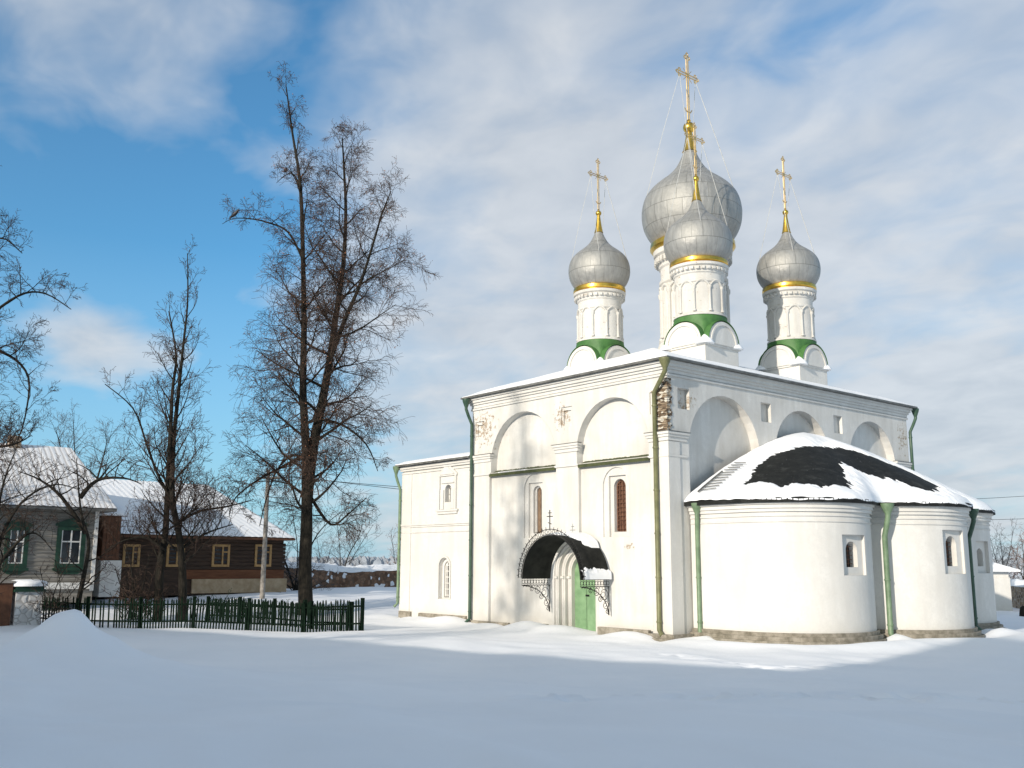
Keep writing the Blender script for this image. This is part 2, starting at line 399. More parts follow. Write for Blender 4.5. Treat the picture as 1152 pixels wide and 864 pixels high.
for i in range(len(trail2) - 1):
    a_, b_ = np.array(trail2[i]), np.array(trail2[i + 1]); L_ = np.linalg.norm(b_ - a_); u_ = (b_ - a_) / L_; v_ = np.array([-u_[1], u_[0]])
    for k in range(int(L_ / .42)):
        p = a_ + u_ * (k * .42 + rng.uniform(-.06, .06)) + v_ * ((.13 if k % 2 else -.13) + rng.normal(0, .04)); foot.append((p[0], p[1], .17, .10))
for i in range(len(trail) - 1):
    a_, b_ = np.array(trail[i]), np.array(trail[i + 1])
    nn = int(np.linalg.norm(b_ - a_) / .13) + (6 if 2 <= i <= 4 else 0)
    for k in range(nn):
        p = a_ + (b_ - a_) * rng.rand(); q = rng.normal(0, .30, 2); foot.append((p[0] + q[0], p[1] + q[1], rng.uniform(.13, .30), rng.uniform(.05, .15)))
def ground_h(x, y):
    x = np.asarray(x, float); y = np.asarray(y, float)
    D = np.hypot(x - CAM[0], y - CAM[1])
    h = -.17 + 1.0 * (1 - smooth(9, 25, D))
    # bearing left of the view axis
    bear = np.arctan2((x - CAM[0]) * RW[0, 0] * 1.0 + (y - CAM[1]) * RW[1, 0], -((x - CAM[0]) * RW[0, 2] + (y - CAM[1]) * RW[1, 2]))
    leftness = smooth(-.20, -.42, bear)
    h += leftness * (.62 * np.exp(-((D - 21) / 5.0) ** 2))
    h += .22 * smooth(.1, -.2, bear) * (1 - leftness) * np.exp(-((D - 21) / 5) ** 2)
    dm = np.hypot(x - mound[0], y - mound[1])
    h += .74 * np.exp(-(dm / .85) ** 1.35) + .22 * np.exp(-(dm / 2.0) ** 2) + np.exp(-(dm / 1.3) ** 2) * gnoise(x, y, 12, [(1.1, .075), (.45, .035)])
    west = smooth(50, 66, D) * smooth(.15, -.05, bear)
    h += west * .75
    h += gnoise(x, y, 3, [(14, .05), (5, .03), (1.7, .010)]) * (1 + .5 * smooth(30, 15, D))
    h += gnoise(x * .55 + y * .3, y * 1.5, 17, [(2.4, .022), (.9, .009)]) * smooth(45, 12, D)
    # drifts against the south wall
    dy = np.abs(y + .6); dr = np.exp(-(dy / 1.0) ** 2) * ((x < -.6) & (x > -19))
    h += dr * (.12 + .14 * np.sin(x * .9 + 1.2) + .08 * np.sin(x * 2.3))
    # bank in front of the door, hollow around corner and apses
    h += .10 * np.exp(-((x + 5) / 2.2) ** 2 - ((y + 1.2) / 1.2) ** 2)
    h -= .16 * np.exp(-((x - .4) / 1.4) ** 2 - ((y + .3) / 1.0) ** 2)
    ap = np.minimum(np.abs(np.hypot(x - 2.19, y - 4.1) - 3.0), np.abs(np.hypot(x - 3.48, y - 8.85) - 3.0))
    h += -.13 * np.exp(-(ap / .62) ** 2) + .16 * np.exp(-((ap - 1.7) / .8) ** 2) * (x > 0)
    h += .34 * np.exp(-((x - 5.3) / .5) ** 2 - ((y - 6.0) / .8) ** 2) + .24 * np.exp(-((x - .9) / .6) ** 2 - ((y - .9) / .5) ** 2) + .3 * np.exp(-((x - 6.6) / .5) ** 2 - ((y - 10.9) / .9) ** 2)
    return h
def seg(a, b, st): return list(np.arange(a, b, st))
gx = sorted([-s for s in (2500, 1500, 900, 500, 300, 200, 150, 120, 100, 85, 75, 68, 62, 56, 50)]) + seg(-45, -14, .55) + seg(-14, 7, .28) + seg(7, 22.5, .13) + seg(22.5, 40, .6) + [42, 46, 52, 60, 75, 100, 150, 250, 500, 1000, 2500]
gy = [-2500, -1000, -500, -250, -150, -100, -80, -65, -55, -48, -42, -38] + seg(-35, -27, .5) + seg(-27, -5, .13) + seg(-5, 16, .28) + seg(16, 45, .9) + [46, 50, 56, 64, 75, 90, 110, 140, 180, 250, 400, 700, 1200, 2500]
GX, GY = np.meshgrid(np.array(gx), np.array(gy), indexing='ij')
GH = ground_h(GX, GY)
for fx, fy, fr, fd in foot:
    i0, i1 = np.searchsorted(gx, [fx - 1, fx + 1]); j0, j1 = np.searchsorted(gy, [fy - 1, fy + 1])
    d = np.hypot(GX[i0:i1, j0:j1] - fx, GY[i0:i1, j0:j1] - fy) / fr
    GH[i0:i1, j0:j1] += -fd * np.exp(-d ** 2) + .25 * fd * np.exp(-((d - 1.5) / .45) ** 2)
def gh1(x, y): return float(ground_h(np.array([x]), np.array([y]))[0])
nx, ny = GX.shape
me = bpy.data.meshes.new('snow_ground')
idx = np.arange(nx * ny).reshape(nx, ny)
quads = np.stack([idx[:-1, :-1], idx[1:, :-1], idx[1:, 1:], idx[:-1, 1:]], -1).reshape(-1, 4)
me.from_pydata(np.stack([GX, GY, GH], -1).reshape(-1, 3).tolist(), [], quads.tolist()); me.materials.append(M['snow_ground']); me.shade_smooth()
g = bpy.data.objects.new('snow_ground', me); COL.objects.link(g); tag(g, kind='structure')

# ------------------------------------------------------------------ CHURCH
church = empty('church', (0, 0, 0), 'white Orthodox church with five silver onion domes and gilded crosses, three rounded apses', 'church')
XW, XE, YN = -12.0, 0.0, 17.7
# main block with cut niches, recesses and windows
mb = MB().box(XW, XE, 0, YN, -.8, 10.05)
wall = mb.build('wall', 'wall', church)
cut = []
def cS(poly, d0, d1): cut.append(MB().prism(poly, fS, d0, d1))
def cE(poly, d0, d1): cut.append(MB().prism(poly, fE, d0, d1))
rect = lambda u0, u1, w0, w1: [(u0, w0), (u1, w0), (u1, w1), (u0, w1)]
bays = [(-4.95, -.98, 7.08), (-10.6, -6.25, 6.95)]
for (a, b_, ws) in bays:
    cS(arch_poly(a, b_, 6.55, ws), -.3, .36)
for (a, b_) in ((-4.85, -.92), (-10.7, -6.22)):
    cS(rect(a, b_, -.9, 6.52), -.3, .14)
# window recesses (shallow) and openings (deep)
cS(arch_poly(-3.6, -2.15, 3.55, 5.55), 0, .20); cS(rect(-3.32, -2.40, 3.55, 5.95), 0, .30); cS(arch_poly(-3.14, -2.5, 3.75, 5.5), 0, .85)
cS(arch_poly(-8.45, -7.05, 3.6, 5.65), 0, .20); cS(rect(-8.2, -7.3, 3.6, 5.95), 0, .28); cS(arch_poly(-7.98, -7.44, 3.8, 5.55), 0, .85)
# portal in steps
for k, (r, d) in enumerate(((1.30, .20), (1.10, .38), (.90, .55), (.70, 1.0))):
    cS(arch_poly(-5.2 - r, -5.2 + r, -.7, 2.15), -.3, d)
# small square coffers
for x in (-5.55, -11.45, -.55):
    cS(rect(x - .33, x + .33, 8.15, 9.0), -.3, .05); cS(rect(x - .22, x + .22, 8.3, 8.85), -.3, .12)
# east niches
for (a, b_, ws) in ((1.2, 5.65, 6.9), (6.75, 10.8, 7.05), (12.4, 16.4, 7.15)):
    cE(arch_poly(a, b_, 4.0, ws), .3, -.42)
for y in (.95, 6.2, 11.6):
    cE(rect(y - .34, y + .34, 8.35, 9.15), .3, -.22)
boolean(wall, cut)
wall.data.materials.clear(); wall.data.materials.append(M['wall'])

# cornice courses
def frame_course(mb, off, z0, z1, x0=XW, x1=XE, y0=0., y1=YN):
    # four butted bars around the block
    mb.box(x0 - off, x1 + off, y0 - off, y0 + .2, z0, z1); mb.box(x0 - off, x1 + off, y1 - .2, y1 + off, z0, z1)
    mb.box(x1 - .2, x1 + off, y0 + .2, y1 - .2, z0, z1); mb.box(x0 - off, x0 + .2, y0 + .2, y1 - .2, z0, z1)
cor = MB()
for off, z0, z1 in ((.06, 9.55, 9.64), (.04, 9.66, 9.80), (.10, 9.80, 9.90), (.17, 9.90, 10.03), (.24, 10.03, 10.12)):
    frame_course(cor, off, z0, z1)
cor.build('cornice', 'trimw', church)
# capitals on the pilasters, drawn as stepped mouldings
def capital(u0, u1, fn, sgn, zt=7.42, wrap=False):
    m = MB()
    for off, z0, z1 in ((.13, zt - .10, zt), (.09, zt - .20, zt - .10), (.045, zt - .34, zt - .20), (.05, zt - .95, zt - .86)):
        m.prism(rect(u0 - off, u1 + off, z0, z1), fn, sgn * off, -sgn * .10)
    o = m.build('capital', 'trimw', church); f_ = MB(); f_.prism(rect(u0 - .15, u1 + .15, zt + .003, zt + .025), fn, sgn * .15, -sgn * .10); f_.build('flashing', 'tin', o); return o
capital(-6.22, -4.9, fS, -1); capital(-12.0, -10.65, fS, -1)
cc = MB()
for off, z0, z1 in ((.13, 7.32, 7.42), (.09, 7.22, 7.32), (.045, 7.08, 7.22), (.05, 6.47, 6.56)):
    cc.box(-.95 - off, off, -off, 1.0 + off, z0, z1)
cp_ = cc.build('capital', 'trimw', church)
MB().box(-1.10, .15, -.15, 1.15, 7.423, 7.445).build('flashing', 'tin', cp_)
capital(16.5, 17.7, fE, 1); 
# pilaster strips doubled beside the corner
ps = MB(); ps.box(-.62, .035, -.035, .62, -.7, 7.05); ps.build('corner_pilaster', 'trimw', church)
wc = MB()      # weathered brick patch of the corner, proud of the wall where the plaster has gone

rr = random.Random(31); z = 7.43
while z < 9.42:
    h_ = .085; wl = .56 + rr.uniform(-.14, .08) - (.25 if z > 9.1 else 0); wr = .16 + rr.uniform(-.06, .10)
    wc.box(-wl, .02 + rr.uniform(0, .02), -.03 - rr.uniform(0, .04), wr, z, z + h_ - .012); z += h_
wc.build('corner_brickwork', 'corner', church)
# sloping drip ledges
for (a, b_, r_) in ((-4.84, -.95, 3), (-10.68, -6.25, 5)):
    m = MB(); n = 60; rr = random.Random(r_)
    top = [6.50 + .10 + .05 * rr.random() for _ in range(n + 1)]
    for i in range(n):
        xa = a + (b_ - a) * i / n; xb = a + (b_ - a) * (i + 1) / n
        m.add([(xa, -.05, 6.38), (xb, -.05, 6.38), (xb, -.05, 6.50), (xa, -.05, 6.50), (xa, .35, 6.66 + .6 * (top[i] - 6.6)), (xb, .35, 6.66 + .6 * (top[i + 1] - 6.6)), (xb, .35, 6.44), (xa, .35, 6.44)],
              [(0, 1, 2, 3), (3, 2, 5, 4), (0, 7, 6, 1)] + ([(0, 3, 4, 7)] if i == 0 else []) + ([(1, 6, 5, 2)] if i == n - 1 else []))
    lg = m.build('drip_ledge', 'ledge', church)
    if a < -6:
        s_ = MB()
        for i in range(14):
            x = a + .7 + i * .13; s_.obox((x, .13, 6.565), (.09, 0, 0), (0, .14, .03), (0, 0, .02))
        s_.build('snow_patch', 'snow', lg, 40)
# window fittings
def window_S(x0, x1, z0, zs, d, kind):
    fr = MB(); ring_poly_strip(fr, x0 + .05, x1 - .05, z0 + .05, zs, .06, fS, d - .05, d + .03, 16)
    fo = fr.build('window', 'rust' if kind == 'rust' else 'whitepaint', church)
    p = MB().prism(arch_poly(x0, x1, z0, zs), fS, d + .04, d + .07); p.build('pane', {'rust': 'rust', 'brown': 'brownpane'}.get(kind, 'glass'), fo)
    g_ = MB()
    if kind in ('rust', 'grille'):
        nv = 3
        for k in range(1, nv + 1):
            x = x0 + (x1 - x0) * k / (nv + 1); g_.tube([(x, d - .03, z0), (x, d - .03, zs + (x1 - x0) * .42)], .016, 6)
        z = z0 + .12
        while z < zs + .25:
            g_.tube([(x0 + .03, d - .03, z), (x1 - .03, d - .03, z)], .014, 6); z += .17 if kind == 'rust' else .26
        g_.build('grille', 'whitepaint' if kind == 'grille' else 'rust', fo)
    else:
        g_.box((x0 + x1) / 2 - .03, (x0 + x1) / 2 + .03, d - .02, d + .04, z0, zs + .2); g_.build('mullion', 'brownpane', fo)
    return fo
window_S(-3.14, -2.5, 3.75, 5.5, .50, 'rust'); window_S(-7.98, -7.44, 3.8, 5.55, .46, 'brown')

# ---- west annex, lower
AX0, AX1 = -17.95, XW - .002
annex = MB().box(AX0, AX1, .12, YN - .3, -.8, 7.35).build('annex', 'wall', church)
cut = []
cS(arch_poly(-14.62, -13.78, .85, 2.35), -.3, .30); cS(arch_poly(-14.5, -13.9, .9, 2.3), 0, .9)
cS(arch_poly(-14.28, -13.78, 5.4, 5.98), -.3, .8)
boolean(annex, cut); annex.data.materials.clear(); annex.data.materials.append(M['trimw'])
def winA(x0, x1, z0, zs, d, gr):
    fr = MB(); ring_poly_strip(fr, x0 + .05, x1 - .05, z0 + .05, zs, .05, fS, d - .05, d + .03, 16)
    fo = fr.build('window', 'whitepaint', annex)
    # the pane and the glazing bars join the frame's level of detail
    p = MB().prism(arch_poly(x0, x1, z0, zs), fS, d + .04, d + .07); p.build('pane', 'glass', annex)
    g_ = MB(); nv = 3 if gr else 1
    for k in range(1, nv + 1):
        x = x0 + (x1 - x0) * k / (nv + 1); g_.box(x - .018, x + .018, d - .06, d - .02, z0, zs + (x1 - x0) * .4)
    z = z0 + .1
    while z < zs + .2: g_.box(x0, x1, d - .065, d - .025, z, z + .03); z += .28
    g_.build('glazing_bar', 'whitepaint' if gr else 'greywood', annex)
winA(-14.5, -13.9, .9, 2.3, .45, True); winA(-14.28, -13.78, 5.4, 5.98, .42, False)
sur = MB()   # brick surround of the upper annex window
for xa in (-14.75, -13.43): sur.box(xa, xa + .12, .03, .115, 4.95, 6.65)
sur.prism([(-14.80, 6.65), (-13.26, 6.65), (-13.26, 6.75), (-14.03, 7.28), (-14.80, 6.75)], fS, .05, .115)
sur.prism([(-14.62, 6.72), (-13.44, 6.72), (-14.03, 7.12)], fS, .02, .049)
sur.box(-14.90, -13.16, .02, .115, 4.95, 5.05); sur.box(-14.82, -13.24, .05, .115, 4.83, 4.94)
sur.box(-14.60, -14.34, .06, .115, 5.06, 6.0); sur.box(-13.74, -13.48, .06, .115, 5.06, 6.0)
sur.box(-14.55, -13.5, .055, .115, 6.3, 6.38)
sur.build('window_surround', 'trimw', annex)
s2 = MB(); ring_poly_strip(s2, -14.62, -13.78, .85, 2.35, .09, fS, .06, .119, 16); s2.build('window_surround', 'trimw', annex)
bl = MB(); 
for off, z0, z1 in ((.05, 4.26, 4.34), (.09, 4.34, 4.42), (.04, 3.98, 4.04)):
    bl.box(AX0 - off, AX1, .12 - off, .2, z0, z1); bl.box(AX0 - off, AX0 + .1, .2, YN - .3, z0, z1)
for off, z0, z1 in ((.05, 6.95, 7.03), (.10, 7.10, 7.20), (.16, 7.20, 7.34)):
    bl.box(AX0 - off, AX1, .12 - off, .2, z0, z1); bl.box(AX0 - off, AX0 + .1, .2, YN - .3, z0, z1)
bl.build('string_course', 'trimw', annex)
pl = MB(); pl.box(AX0 - .03, AX0 + .85, .085, .14, -.7, 6.94); pl.box(AX0 - .03, AX0 + .05, .14, 1.0, -.7, 6.94); pl.build('corner_pilaster', 'trimw', annex)

# ---- plinth stones
def plinth(mb_pts, name='plinth'):
    mb_pts.build(name, 'plinth', church)
for bxs in ([(-11.98, -9.2, -.10, .0, -.8, -.02)], [(-8.5, -6.7, -.12, .0, -.8, .05)], [(-3.7, -1.05, -.16, .0, -.8, .10)], [(-17.9, -16.9, .0, .115, -.8, .16)], [(-16.2, -12.4, .02, .115, -.8, .13)]):
    p = MB(); p.box(*bxs[0]); plinth(p)
p = MB(); p.box(-1.0, .26, -.26, -.003, -.9, .0); p.box(.003, .26, -.002, 1.05, -.9, .0); p.box(-1.12, .38, -.38, -.262, -.9, -.14); p.box(.262, .38, -.26, 1.1, -.9, -.14)
plinth(p)
if 0: p = MB(); p.box(-11.98, -9.2, -.10, .0, -.8, -.02); p.box(-8.5, -6.7, -.12, .0, -.8, .05); p.box(-3.7, -1.05, -.16, .0, -.8, .10); p.box(-1.0, .26, -.26, -.003, -.9, .0); p.box(.003, .26, -.002, 1.05, -.9, .0); p.box(-1.12, .38, -.38, -.26, -.9, -.14); p.box(.26, .38, -.26, 1.1, -.9, -.14)

# ---- apses
def apse_outline(cx, cy, r, off=0, n=64, back=-.05):
    R = r + off
    return [(back, cy - R)] + [(cx + R * cos(a), cy + R * sin(a)) for a in np.linspace(-PI / 2, PI / 2, n)] + [(back, cy + R)]
def vprism(mb, outline, z0, z1):
    n = len(outline); mb.add([(x, y, z0) for x, y in outline] + [(x, y, z1) for x, y in outline],
        [tuple(range(n))[::-1], tuple(range(n, 2 * n))] + [(i, (i + 1) % n, n + (i + 1) % n, n + i) for i in range(n)])
APS = [(2.19, 4.1, 3.0, rad(-5), 2.15, 3.55, .62), (3.48, 8.85, 3.0, rad(-6), 2.2, 3.8, .64), (2.19, 13.6, 3.0, rad(-1), 2.2, 3.5, .5)]
for i, (cx, cy, r, th, z0, z1, ww) in enumerate(APS):
    m = MB(); vprism(m, apse_outline(cx, cy, r, back=.05), -.8, 4.72)
    ap = m.build('apse', 'apse', church)
    u = np.array([cos(th), sin(th)]); v = np.array([-sin(th), cos(th)])
    fn = lambda a, w, d, cx=cx, cy=cy, u=u, v=v: (cx + u[0] * d + v[0] * a, cy + u[1] * d + v[1] * a, w)
    c1 = MB().prism(rect(-ww, ww, z0, z1), fn, r - .18, r + .6)
    c2 = MB().prism(arch_poly(-ww * .52, ww * .52, z0 + .28, z1 - .55), fn, r - .85, r + .6)
    boolean(ap, [c1, c2]); ap.data.materials.clear(); ap.data.materials.append(M['apse'])
    ap.data.shade_smooth(); ap.data.set_sharp_from_angle(angle=rad(25))
    c = MB()
    for off, a, b_ in ((.03, 3.98, 4.03), (.04, 4.18, 4.24), (.07, 4.34, 4.46), (.12, 4.46, 4.60), (.19, 4.60, 4.72)):
        vprism(c, apse_outline(cx, cy, r, off, back=.06), a, b_)
    c.build('cornice', 'trimw', ap, 25)
    c = MB(); vprism(c, apse_outline(cx, cy, r, .10, back=.06), -.9, .20); vprism(c, apse_outline(cx, cy, r, .22, back=.07), -.95, .07); vprism(c, apse_outline(cx, cy, r, .34, back=.08), -1., -.07)
    c.build('plinth', 'plinth', ap, 25)
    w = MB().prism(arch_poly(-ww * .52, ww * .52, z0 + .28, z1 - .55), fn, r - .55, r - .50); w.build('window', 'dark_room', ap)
    w = MB()
    for k in range(1, 3):
        a = -ww * .52 + ww * 1.04 * k / 3; w.tube([fn(a, z0 + .28, r - .42), fn(a, z1 - .35, r - .42)], .014, 6)
    z = z0 + .4
    while z < z1 - .35: w.tube([fn(-ww * .52, z, r - .42), fn(ww * .52, z, r - .42)], .014, 6); z += .15
    w.build('window_grille', 'rust' if i < 2 else 'whitepaint', ap)
# thin conductor on the first apse
t_ = rad(-103); cd = MB(); cd.tube([(2.19 + 3.03 * cos(t_), 4.1 + 3.03 * sin(t_), z) for z in (-.3, 2, 4.5)], .014, 6); cd.build('lightning_wire', 'tin', church)

# apse roof
A0 = np.array([0., 8.85])
def ray_stadium(cx, cy, R, dx, dy):
    best = 0
    for t in np.linspace(.2, 11, 400):
        x, y = t * dx, 8.85 + t * dy
        ins = (x <= cx and abs(y - cy) <= R) or (math.hypot(x - cx, y - cy) <= R)
        if ins: best = t
    return best
NT, NS = 150, 46
ths = np.linspace(-PI / 2, PI / 2, NT)
Rb = np.array([max(ray_stadium(cx, cy, r + .30, cos(t), sin(t)) for cx, cy, r, *_ in APS) for t in ths])
Rb = np.convolve(np.pad(Rb, 3, 'edge'), np.ones(7) / 7, 'valid')
Rh = np.convolve(np.pad(Rb, 22, 'reflect'), np.hanning(45) / np.hanning(45).sum(), 'valid')
ths_h = ths.copy()
def roof_z(s, t=None):
    if t is not None:
        k_ = float(np.interp(t, ths_h, Rb_h)) / float(np.interp(t, ths_h, Rh)); w_ = float(smooth(.70, 1.0, s)); s = s * k_ * (1 - w_) + s * w_
    p = 1.42 if t is None else 1.42 - .10 * float(smooth(-1.2, -.2, t))
    return 4.80 + 3.2 * (1 - min(s, 1.02) ** p)
Rb_h = Rb.copy()
def roof_at(x, y):
    d = math.hypot(x, y - 8.85); t = math.atan2(y - 8.85, max(x, 1e-6)); s = d / float(np.interp(t, ths, Rb)); return s
def roof_hit(px, py):
    d = wray(px, py)
    for t in np.arange(30, 60, .03):
        q = CAM + d * t
        if q[0] < -.2: return None
        s = roof_at(q[0], q[1])
        if s <= 1 and q[2] <= roof_z(s, math.atan2(q[1] - 8.85, max(q[0], 1e-6))): return q
    return None
def polar_sheet(hfun, edge=.10):
    vs = []; fs = []
    for i, t in enumerate(ths):
        for j in range(NS):
            s = j / (NS - 1); rr_ = Rb[i] * s; x, y = rr_ * cos(t), 8.85 + rr_ * sin(t); vs.append((max(x, .01), y, hfun(x, y, s)))
    for i in range(NT - 1):
        for j in range(NS - 1): fs.append((i * NS + j, i * NS + j + 1, (i + 1) * NS + j + 1, (i + 1) * NS + j))
    o = len(vs)
    for i, t in enumerate(ths): x, y = Rb[i] * cos(t), 8.85 + Rb[i] * sin(t); vs.append((max(x, .01), y, vs[i * NS + NS - 1][2] - edge))
    for i in range(NT - 1): fs.append((i * NS + NS - 1, o + i, o + i + 1, (i + 1) * NS + NS - 1))
    return vs, fs
m = MB(); m.add(*polar_sheet(lambda x, y, s: roof_z(s, math.atan2(y - 8.85, max(x, 1e-6))), .15)); ar = m.build('apse_roof', 'seam_roof', church, 40)
pp = [(838, 546), (850, 526), (868, 513), (890, 505), (915, 502), (942, 503), (975, 512), (1005, 523), (1032, 534), (1056, 545), (1072, 556), (1052, 555), (1030, 550), (1008, 542), (990, 537), (972, 533), (955, 525), (944, 518), (948, 530), (958, 541), (954, 549), (938, 546), (925, 549), (908, 545), (893, 544), (880, 549), (868, 545), (855, 543)]
pw = [roof_hit(*q) for q in pp]; pw = np.array([[q[0], q[1]] for q in pw if q is not None])
def sdist(x, y):
    P = pw; Q = np.roll(pw, -1, 0); e = Q - P; w = np.array([x, y]) - P
    h = np.clip((w * e).sum(1) / (e * e).sum(1), 0, 1)[:, None]; d = np.sqrt(((w - e * h) ** 2).sum(1)).min()
    c = ((P[:, 1] > y) != (Q[:, 1] > y)) & (x < (Q[:, 0] - P[:, 0]) * (y - P[:, 1]) / (Q[:, 1] - P[:, 1] + 1e-12) + P[:, 0])
    return -d if c.sum() % 2 else d
def fbm(x, y, z=0, sc=1.0): return mnoise.fractal(Vector((x * sc, y * sc, z)), 1.0, 2.0, 4)
NT0, NS0 = NT, NS
NT, NS = 420, 130
ths_c, Rb_c = ths, Rb
ths = np.linspace(-PI / 2, PI / 2, NT); Rb = np.interp(ths, ths_c, Rb_c)
def snow_h(x, y, s):
    sd = sdist(x, y) + .16 * fbm(x, y, 3, 1.1) + .20 * fbm(x * .5, y * 1.6, 9, 5.0)
    th = .14 * (1 - math.exp(-max(sd, 0) * 3)) if sd > 0 else max(sd * .3, -.05)
    th -= .13 * smooth(.965, 1.0, s) * (.75 + .6 * fbm(x, y, 8, .7)) + (.08 * max(0, fbm(x, y, 6, .5)) * smooth(.93, .99, s))
    return roof_z(min(s, 1), math.atan2(y - 8.85, max(x, 1e-6))) + th + .014 * fbm(x, y, 1, 2.0) * (1 if sd > 0 else 0)
m = MB(); m.add(*polar_sheet(snow_h, .05)); sc_ = m.build('snow_cover', 'snow', ar, 60)
ths, Rb, NT, NS = ths_c, Rb_c, NT0, NS0
# roof ladder, half buried
def rz2(q): return roof_z(roof_at(q[0], q[1]), math.atan2(q[1] - 8.85, max(q[0], 1e-6)))
lad = MB()
a0, a1, b0, b1 = (np.array(v_) for v_ in ((.45, 1.1, 0.), (.35, 3.6, 0.), (1.15, 1.2, 0.), (.95, 3.5, 0.)))
if a0 is not None and a1 is not None and b0 is not None and b1 is not None:
    up = np.array([0, 0, .22])
    for q0, q1 in ((a0, a1),):
        pts = []
        for k in range(9):
            q = q0 + (q1 - q0) * k / 8; q[2] = rz2(q); pts.append(q + up)
        lad.tube(pts[:6], .035, 6)
    for k in range(11):
        qa = a0 + (a1 - a0) * (k + .5) / 11; qb = b0 + (b1 - b0) * (k + .5) / 11
        qa[2] = rz2(qa); qb[2] = rz2(qb)
        lad.tube([qa + up * .95, qb + up * .95], .02, 5)
    lad.build('roof_ladder', 'tin', ar)

# ---- main hip roof with snow
def hip(x, y, x0, x1, y0, y1, zE, sl): return zE + sl * max(0, min(x - x0, x1 - x, y - y0, y1 - y))
RX0, RX1, RY0, RY1 = XW - .42, .42, -.42, YN + .42
def grid_sheet(x0, x1, y0, y1, nx_, ny_, fz, edge):
    vs = []; fs = []
    for i in range(nx_ + 1):
        for j in range(ny_ + 1):
            x = x0 + (x1 - x0) * i / nx_; y = y0 + (y1 - y0) * j / ny_; vs.append((x, y, fz(x, y)))
    k = ny_ + 1
    for i in range(nx_):
        for j in range(ny_): fs.append((i * k + j, (i + 1) * k + j, (i + 1) * k + j + 1, i * k + j + 1))
    ring = [(i, 0) for i in range(nx_)] + [(nx_, j) for j in range(ny_)] + [(i, ny_) for i in range(nx_, 0, -1)] + [(0, j) for j in range(ny_, 0, -1)]
    o = len(vs)
    for (i, j) in ring: q = vs[i * k + j]; vs.append((q[0], q[1], q[2] - edge))
    for a in range(len(ring)):
        b_ = (a + 1) % len(ring); ia = ring[a][0] * k + ring[a][1]; ib = ring[b_][0] * k + ring[b_][1]; fs.append((ia, ib, o + b_, o + a))
    return vs, fs
m = MB(); m.add(*grid_sheet(RX0, RX1, RY0, RY1, 2, 2, lambda x, y: 10.17, .05))
c = m; c.v = []; c.f = []
def hip_solid(mb, x0, x1, y0, y1, z0, zE, sl):
    hw = (x1 - x0) / 2; zr = zE + sl * hw; xm = (x0 + x1) / 2
    mb.add([(x0, y0, z0), (x1, y0, z0), (x1, y1, z0), (x0, y1, z0), (x0, y0, zE), (x1, y0, zE), (x1, y1, zE), (x0, y1, zE), (xm, y0 + hw, zr), (xm, y1 - hw, zr)],
           [(3, 2, 1, 0), (0, 1, 5, 4), (1, 2, 6, 5), (2, 3, 7, 6), (3, 0, 4, 7), (4, 5, 8), (5, 6, 9, 8), (6, 7, 9), (7, 4, 8, 9)])
m = MB(); hip_solid(m, RX0, RX1, RY0, RY1, 10.125, 10.20, .34); rf = m.build('roof', 'tin', church)
def snow_main(x, y):
    e = min(x - RX0, RX1 - x, y - RY0, RY1 - y)
    return hip(x, y, RX0, RX1, RY0, RY1, 10.20, .34) + .02 + .08 * float(smooth(0, .9, e)) + .025 * fbm(x, y, 2, .8)
m = MB(); m.add(*grid_sheet(RX0 + .05, RX1 - .04, RY0 + .05, RY1 - .05, 90, 120, snow_main, .045)); m.build('snow_cover', 'snow', rf, 60)
# annex roof
m = MB(); x0, x1, y0, y1 = AX0 - .3, XW, -.22, YN
za = 7.38
def annex_z(x, y): return za + .06 + .20 * min(x - x0, (y - y0), y1 - y)
m.add(*grid_sheet(x0, x1 - .003, y0, y1, 24, 40, annex_z, .10)); arf = m.build('annex_roof', 'tin', church)
m = MB(); m.add(*grid_sheet(x0 + .03, x1 - .006, y0 + .03, y1, 30, 60, lambda x, y: annex_z(x, y) + .03 + .10 * float(smooth(0, .4, min(x - x0, y - y0))) + .02 * fbm(x, y, 5, .9), .07)); m.build('snow_cover', 'snow', arf, 60)

# ---- downpipes
def downpipe(pts, r, mat, hop_top, foot_dir):
    m = MB(); pts = [np.array(p, float) for p in pts]
    m.tube(pts, r, 10)
    o = m.build('downpipe', mat, church, 50)
    h = MB(); q = np.array(hop_top, float); h.lathe([(r * .9, -.42), (r * 1.1, -.34), (r * 2.3, -.10), (r * 2.5, 0.0), (r * 2.5, .03), (r * 2.1, .03)], q, 12); h.build('hopper', mat, o, 50)
    z = pts[-2][2] + .3
    top = pts[-3]
    while z < top[2] - .2:
        f_ = (z - pts[-2][2]) / (top[2] - pts[-2][2]); q = pts[-2] + (top - pts[-2]) * f_
        c = MB(); c.lathe([(r * 1.18, -.03), (r * 1.25, 0), (r * 1.18, .03)], q, 10); z += 1.6; c.build('pipe_band', mat, o, 50)
    f = np.array(foot_dir, float)
    return o
def pipe_std(x, y, zt, zb, nx_, ny_, out, mat, r=.075, hop=.35):
    # hopper stands out from the wall by `hop`, then an S bend back to the wall line (x, y)
    H = (x + nx_ * hop, y + ny_ * hop, zt)
    pts = [H, (H[0], H[1], zt - .45), (x + nx_ * hop * .6, y + ny_ * hop * .6, zt - .75), (x, y, zt - 1.15), (x, y, zb + .18), (x + nx_ * .22, y + ny_ * .22, zb)]
    return downpipe(pts, r, mat, H, (nx_, ny_, 0))
pipe_std(-.50, -.16, 10.10, -.05, .85, -.25, 0, 'olive_pipe', .09, .9)
pipe_std(-11.88, -.14, 10.05, -.12, -.12, -.9, 0, 'dark_pipe', .075, .35)
pipe_std(AX0 - .05, .0, 7.35, .35, -.5, -.6, 0, 'green_pipe', .07, .3)
pipe_std(.42, 1.02, 4.72, -.05, .3, -.3, 0, 'green_pipe', .085, .22)
nt1 = (5.02, 5.98); nt2 = (5.55, 11.35)
